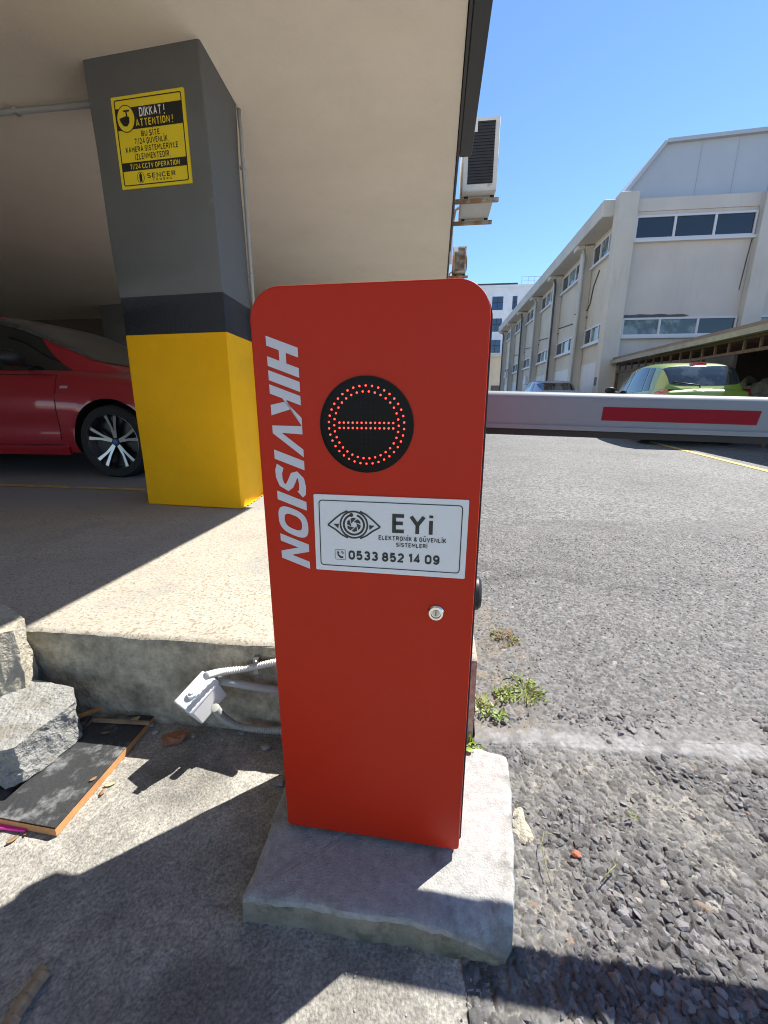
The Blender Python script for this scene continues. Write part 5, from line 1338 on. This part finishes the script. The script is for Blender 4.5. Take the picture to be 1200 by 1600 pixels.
# lid normal up-left-front, long edge running down-left
lu, lv, ln = Vector((-.512, -.748, -.423)), Vector((.842, -.535, -.074)), Vector((-.171, -.394, .903))
JB.scale = (.806, .806, .806); JB.rotation_euler = Matrix((lu, lv, ln)).transposed().to_euler()
mb = MB(); mb.box((-.055, -.041, -.062), (.055, .041, .0095), bev=.004); mb.build('case', M['abs'], JB, angle=22)
mb = MB(); mb.box((-.059, -.043, .010), (.059, .043, .022), bev=.004); lid = mb.build('lid', M['abs'], JB, angle=22)
mb = MB(); mb.lathe([(0, .036), (.008, .036), (.010, .032), (.017, .0315), (.0195, .0215)], 28, Matrix.Translation((.010, 0, 0))); mb.build('blanking_cap', M['abs'], lid, angle=22)
for sx_2, sy_2 in ((-1, -1), (1, -1), (1, 1), (-1, 1)):
    mb = MB(); mb.lathe([(0, .0235), (.003, .0235), (.0035, .0221)], 12, Matrix.Translation((sx_2 * .050, sy_2 * .034, 0))); mb.build('screw', M['abs'], lid)
def corrugated(name, path, r, mt, label, pitch=.0068, n=14):
    P = [Vector(p) for p in path]; pts = []
    # catmull-rom
    Q = [P[0]] + P + [P[-1]]
    for i in range(1, len(Q) - 2):
        L_ = (Q[i + 1] - Q[i]).length; k_ = max(2, int(L_ / (pitch / 4)))
        for k in range(k_):
            t = k / k_; a, b, c, d = Q[i - 1], Q[i], Q[i + 1], Q[i + 2]
            pts.append(.5 * ((2 * b) + (-a + c) * t + (2 * a - 5 * b + 4 * c - d) * t * t + (-a + 3 * b - 3 * c + d) * t ** 3))
    rs = [r * (1 + .17 * math.sin(i * math.pi / 2)) for i in range(len(pts))]
    mbx = MB(); mbx.tube(pts, r, n, rs=rs); o = mbx.build(name, mt, None, smooth=True); tag(o, label, 'conduit', 'conduits behind the cabinet'); return o
jb = Vector((-.504, .951, .138))
wn2 = np.array([-math.sin(R(-5.4)), math.cos(R(-5.4))])
def onstep(u, v, off):   # a point just off the slab's front face
    base = np.array([-.517, 1.0]) + np.array([0, .04]) + wn2 * off; base = np.array([e0[0], e0[1]]) + wn2 * off
    c, s = math.cos(PITCH), math.sin(PITCH); a, b = (u - 600) / FPX, (800 - v) / FPX; d = np.array([a, c + b * s, -s + b * c])
    nn = np.array([-ed[1], ed[0]]); t = ((base - CAM[:2]) @ nn) / (d[:2] @ nn); return CAM + d * t
corrugated('flexible_conduit', [onstep(322, 1056, -.105), onstep(345, 1050, -.055), onstep(380, 1045, -.022), onstep(430, 1035, -.018), onstep(470, 1030, -.02)], .0085, M['flex'], 'white ribbed conduit clamped to the step above the junction box')
corrugated('flexible_conduit', [onstep(336, 1106, -.10), onstep(350, 1122, -.055), onstep(372, 1134, -.04), onstep(405, 1139, -.035), onstep(440, 1141, -.035), onstep(480, 1142, -.035)], .0095, M['flex_grey'], 'grey ribbed conduit looping low from the junction box to the cabinet')
mb = MB(); mb.tube([onstep(340, 1063, -.05), onstep(400, 1073, -.025), onstep(480, 1086, -.025)], .0105, 14); tag(mb.build('rigid_conduit', M['pipe'], None, smooth=True), 'smooth grey pipe between the two ribbed conduits at the step', 'conduit', 'conduits behind the cabinet')
a = onstep(402, 1042, -.012)
mb = MB(); mb.box((a[0] - .007, a[1] - .012, a[2] - .014), (a[0] + .007, a[1] - .009, a[2] + .016), bev=.001, seg=1); mb.box((a[0] - .007, a[1] - .010, a[2] + .014), (a[0] + .007, a[1] + .012, a[2] + .030)); mb.lathe([(0, .003), (.003, .003), (.004, 0)], 10, Matrix.Translation((a[0], a[1] - .011, a[2] + .024)) @ Matrix.Rotation(R(90), 4, 'X'))
tag(mb.build('pipe_clamp', M['zinc']), 'small zinc clamp screwed to the step over the white conduit', 'clamp')

# rubble blocks
def chunk(name, top, z0, mt, seed, label, tilt=(0, 0), sub=22, chips=()):
    """block: top outline points (x, y, z) extruded down to z0 with broken sides"""
    from mathutils import noise
    T = [Vector(p) for p in top]; c = sum(T, Vector()) / len(T); bm = bmesh.new(); n = 26; rows = []
    per = []
    for i in range(len(T)):
        a, b = T[i], T[(i + 1) % len(T)]
        for k in range(n): per.append(a.lerp(b, k / n))
    def disp(p, amt): 
        s = p * 28 + Vector((seed * 3.1, 0, 0)); s2 = p * 75 + Vector((seed, 2, 5)); return (noise.noise_vector(s) * .6 + noise.noise_vector(s2) * .4) * amt
    for t in (0, .25, .5, .75, .9, .97, 1.0): rows.append([c.lerp(p, max(t, .01)) + Vector((0, 0, disp(p.lerp(c, 1 - t), .006).z)) for p in per])
    for k in range(1, 11):
        f_ = k / 10; rows.append([Vector((p.x, p.y, p.z + (z0 - p.z) * f_)) + disp(Vector((p.x, p.y, p.z + (z0 - p.z) * f_)), .010 if k < 10 else .005) * Vector((1, 1, .5)).length - (Vector((p.x - c.x, p.y - c.y, 0)) * (.10 * f_ * (1 - f_) * 1.2)) for p in per])
    V_ = [[bm.verts.new(q) for q in r_] for r_ in rows]
    for a, b in zip(V_, V_[1:]):
        for k in range(len(a)): bm.faces.new((a[k], a[(k + 1) % len(a)], b[(k + 1) % len(a)], b[k]))
    bm.faces.new(V_[0]); bm.faces.new(V_[-1][::-1]); mbx = MB(); mbx.bm(bm); o = mbx.build(name, mt, None, angle=38); tag(o, label, 'rubble', 'broken concrete by the step'); return o
def P3(u, v, z): return tuple(pt(u, v, z))
chunk('concrete_block', [P3(-95, 1112, .15), P3(-8, 1176, .13), P3(22, 1168, .13), P3(117, 1096, .14), P3(115, 1074, .15), P3(52, 1060, .155), P3(-30, 1066, .165)], .026, M['rubble'], 4, 'large grey broken concrete block lying on the black board')
chunk('concrete_block', [P3(-160, 1000, .31), P3(-20, 996, .33), P3(20, 984, .33), P3(38, 966, .33), P3(10, 946, .342), P3(-80, 944, .33)], .0, M['rubble2'], 9, 'jagged cream concrete lump at the far left end of the step')
chunk('concrete_block', [P3(-150, 1020, .22), P3(-10, 1034, .20), P3(20, 1018, .22), P3(22, 1000, .24), P3(-60, 985, .26)], .0, M['rubble2'], 15, 'sloping sunlit mortar lump leaning below the jagged one at the step')
# boards
def board(pts, z0, th, label, nm='laminate_board'):
    r = thing(nm, label, 'board', (0, 0, 0), 0, 'black boards on the ground')
    q = [np.array(p) for p in pts]; c = sum(q) / 4
    def ringp(f, z): return [(c[0] + (p[0] - c[0]) * f, c[1] + (p[1] - c[1]) * f, z) for p in q]
    mbx = MB(); mbx.add(ringp(1, z0) + ringp(1, z0 + th), [(0, 1, 5, 4), (1, 2, 6, 5), (2, 3, 7, 6), (3, 0, 4, 7), (3, 2, 1, 0)]); mbx.build('edge_band', M['boarde'], r)
    mbx = MB(); mbx.add(ringp(.985, z0 + th - .002) + ringp(.985, z0 + th + .001), [(0, 1, 5, 4), (1, 2, 6, 5), (2, 3, 7, 6), (3, 0, 4, 7), (4, 5, 6, 7)]); mbx.build('laminate_face', M['boardk'], r); return r
Pz = lambda u, v: pt(u, v, .022)[:2]
board([Pz(88, 1296), Pz(-14, 1268), Pz(118, 1165), Pz(243, 1112)][:0] or [pt(86, 1296, .022)[:2], pt(-20, 1276, .022)[:2], pt(150, 1122, .022)[:2], pt(245, 1114, .022)[:2]], .003, .019, 'black marbled board with orange wooden edges under the grey block')
board([pt(40, 1262, .012)[:2], pt(-90, 1240, .012)[:2], pt(60, 1118, .012)[:2], pt(148, 1108, .012)[:2]], -.006, .007, 'second black board lower on the ground at the far left')
mb = MB(); Mx = Matrix.Translation((*pt(190, 1128, .03)[:2], .031)) @ Matrix.Rotation(R(-4), 4, 'Z'); mb.box((-.085, -.004, -.004), (.085, .004, .004), M=Mx); tag(mb.build('wood_strip', M['wood']), 'thin wooden strip across the dark upper end of the board', 'wood')
mb = MB(); Mx = Matrix.Translation((*pt(146, 1113, .03)[:2], .034)) @ Matrix.Rotation(R(38), 4, 'Z'); mb.box((-.045, -.005, -.004), (.045, .005, .004), M=Mx); tag(mb.build('wood_strip', M['boarde']), 'short brown offcut beside the concrete block on the board', 'wood')
# weathered stick
a, b = pt(15, 1600, .012), pt(72, 1512, .016)
mb = MB(); P_ = [Vector(a) + (Vector(b) - Vector(a)) * (k / 14) + Vector((random.uniform(-.002, .002), random.uniform(-.002, .002), random.uniform(-.001, .001))) for k in range(-3, 15)]
mb.tube(P_, .012, 9, rs=[.0105 + .0012 * random.random() for _ in P_]); o = mb.build('wood_stick', M['wood'], None, angle=22); tag(o, 'weathered broken stick on the shaded concrete near the bottom left', 'stick')
# pink thing
mb = MB()
c = pt(14, 1293, .004); rz = Matrix.Translation((c[0], c[1], .006)) @ Matrix.Rotation(R(-6), 4, 'Z')
mb.box((-.075, -.006, -.004), (.045, .004, .003), bev=.0015, M=rz)
for k in range(6): mb.box((-.07 + k * .02, .0045, -.003), (-.058 + k * .02, .010, .002), bev=.001, M=rz)
tag(mb.build('plastic_comb', M['pink'], None, angle=22), 'bright pink plastic piece poking out from under the black board', 'plastic piece')
# chips and stones
o = blob('brick_chip', (*pt(274, 1157, 0)[:2], 0), .024, M['brick'], 5, 1.25, .9, .45, rough=.5); tag(o, 'brown brick fragment on the shaded concrete below the junction box', 'brick chip')
o = blob('brick_chip', (*pt(900, 1338, 0)[:2], .002), .0080, M['brick2'], 8, 1.1, .9, .6); tag(o, 'small orange brick chip on the coarse asphalt right of the plinth', 'brick chip')
stones = [(416, 1170, .011, 'grey stone nearest the cabinet in the shaded strip by the step'), (378, 1147, .008, 'small pale stone under the ribbed grey conduit'), (437, 1225, .013, 'dark grey stone against the rear left edge of the plinth'), (243, 1146, .009, 'pale mortar crumb beside the board and brick fragment'), (303, 1151, .006, 'little grey stone just right of the brick fragment'), (348, 1156, .005, 'tiny pebble midway between brick fragment and cabinet'), (236, 1135, .008, 'mortar crumb at the corner of the board by the step'), (765, 1458, .004, None)]
for i, (u, v, r, lb) in enumerate(stones):
    if not lb: continue
    o = blob('stone', (*pt(u, v, 0)[:2], 0), r, M['stone'], 30 + i, 1.1, .9, .7, rough=.45, sub=2); tag(o, lb, 'stone', 'loose stones on the concrete')
# scattered grit that nobody could count
rnd = random.Random(4); mb = MB()
for k in range(420):
    if k < 260: x, y_ = rnd.uniform(-1.0, .18), rnd.uniform(.30, 1.0)
    else: x, y_ = rnd.uniform(-.75, -.25), rnd.uniform(.93, 1.03) - 0
    r = rnd.uniform(.0008, .0024) * (1.3 if k >= 260 else 1); bm = bmesh.new(); bmesh.ops.create_icosphere(bm, subdivisions=1, radius=r)
    for v in bm.verts: v.co *= rnd.uniform(.7, 1.2)
    mb.bm(bm, 0, Matrix.Translation((x, y_, r * .4)))
o = mb.build('grit', M['stone']); o['kind'] = 'stuff'
# dry leaves
def leaf_obj(nm, c, L, wdt, rz, mt, label, group, curl=.3, tilt=(0, 0)):
    v = []; f = []; n = 8
    for i in range(n + 1):
        t = i / n; wv = wdt * math.sin(math.pi * min(1, t * .95 + .05)) ** .8
        for s in (-1, 0, 1): v.append((L * (t - .5), s * wv, curl * L * ((t - .5) ** 2 + .4 * abs(s) * wv / max(wdt, 1e-6) * .3)))
        if i:
            for k in range(2): f.append(((i - 1) * 3 + k, (i - 1) * 3 + k + 1, i * 3 + k + 1, i * 3 + k))
    mbx = MB(); mbx.add(v, f); o = mbx.build(nm, mt, None, smooth=True); o.location = c; o.rotation_euler = (tilt[0], tilt[1], rz); tag(o, label, 'leaf', group); md = o.modifiers.new('t', 'SOLIDIFY'); md.thickness = .0006; return o
for i, (u, v, L, rz, lb, mt) in enumerate([(172, 1226, .035, .4, 'yellow brown curled leaf beside the lower edge of the board', 'dryg'), (160, 1238, .03, 1.9, 'brown dry leaf under the yellow one beside the board', 'dry'), (146, 1217, .022, .9, 'tan leaf lying on the black board face', 'dry'), (40, 1302, .02, 2.2, 'orange dry leaf touching the pink plastic piece', 'dry'), (20, 1312, .03, 1.0, 'dark brown dry leaf left of the board corner', 'dry'), (210, 1125, .05, 1.2, 'large pale dry leaf on the dark end of the board', 'dryg'), (165, 1145, .03, .2, 'torn dry leaf on the shaded middle of the board', 'dry'), (733, 1172, .028, .6, 'green round leaf at the cabinet base on the plinth', 'leaf')]):
    on = lb.find('on the') > 0 or lb.find('board face') > 0
    z = .026 if i in (2, 5, 6) else (.064 if i == 7 else .004)
    L *= .75
    leaf_obj('dry_leaf' if i < 7 else 'fallen_leaf', tuple(pt(u, v, z)), L, L * .24 if i < 7 else L * .45, rz, M[mt], lb, 'fallen leaves', tilt=(.15 * (i % 3 - 1), .2 * (i % 2)))
# weeds
def weed(u, v, n, spread, L, mt, label, z=.002, tall=.03, seed=0, grass=False):
    rnd = random.Random(seed); mbx = MB(); c = pt(u, v, z)
    for k in range(n):
        a = rnd.uniform(0, 6.283); rr = spread * math.sqrt(rnd.random()); x, y_ = rr * math.cos(a), rr * math.sin(a) * 1.2
        L_ = L * rnd.uniform(.6, 1.3); az = rnd.uniform(0, 6.283); el = rnd.uniform(.0, .9); wv = L_ * (.08 if grass and rnd.random() < .6 else .36)
        up = rnd.uniform(.15, 1) * tall * (1 - rr / spread * .6)
        d = Vector((math.cos(az) * math.cos(el), math.sin(az) * math.cos(el), math.sin(el))); s = Vector((-math.sin(az), math.cos(az), 0)); nn = d.cross(s)
        b = Vector((x, y_, up)); m_ = rnd.choice((0, 0, 1))
        P = [b, b + d * L_ * .35 + s * wv * .5, b + d * L_ * .75 + s * wv * .42 + nn * L_ * .06, b + d * L_ + nn * L_ * .12, b + d * L_ * .75 - s * wv * .42 + nn * L_ * .06, b + d * L_ * .35 - s * wv * .5, b + d * L_ * .5 - nn * L_ * .05]
        mbx.add(P, [(0, 1, 6), (1, 2, 6), (2, 3, 6), (3, 4, 6), (4, 5, 6), (5, 0, 6)], m_)
        if k % 3 == 0: mbx.tube([(x * .4, y_ * .4, 0), (x * .8, y_ * .8, up * .6), tuple(b)], .0012, 5, 1)
    o = mbx.build('weed_plant', [M['leaf'], M[mt]], None, angle=60); o.location = c; tag(o, label, 'weed', 'weeds beside the cabinet'); return o
weed(788, 998, 150, .060, .015, 'dry', 'low weed with reddish dry side growing behind the cabinet knob', tall=.018, seed=1, grass=True)
weed(820, 1078, 190, .065, .015, 'leaf2', 'yellow green creeping weed farthest right on the asphalt edge', tall=.014, seed=2, grass=True)
weed(790, 1088, 80, .035, .014, 'leaf2', 'small green weed just left of the yellow green creeping one', tall=.014, seed=3)
weed(752, 1104, 150, .042, .017, 'dryg', 'leafy weed with dry grass blades against the slab corner', tall=.022, seed=4, grass=True)
weed(782, 1124, 24, .018, .017, 'leaf', 'tiny dark weed by the cement seam right of the slab corner', tall=.02, seed=5)
weed(738, 1170, 26, .016, .018, 'leaf', 'sprout with round leaves at the rear right foot of the cabinet', z=.045, tall=.02, seed=6)
def blade(pts, label, mt, r=.0014):
    mbx = MB(); mbx.tube([tuple(pt(u, v, .010 + dz)) for u, v, dz in pts], r, 6); tag(mbx.build('grass_stem', M[mt], None, smooth=True), label, 'grass stem', 'loose stems on the asphalt')
blade([(862, 1384, .002), (852, 1350, .008), (846, 1318, .01), (850, 1300, .012), (868, 1306, .004)], 'long bent green stem lying on the coarse asphalt beside the mortar', 'stem', .0010)
blade([(940, 1378, .002), (952, 1362, .010), (962, 1352, .004), (955, 1340, .006)], 'short curled green stem right of the orange chip', 'stem', .0013)
weed(988, 1276, 8, .008, .011, 'leaf2', 'single tiny sprout on the open coarse asphalt', z=.008, tall=.008, seed=8)
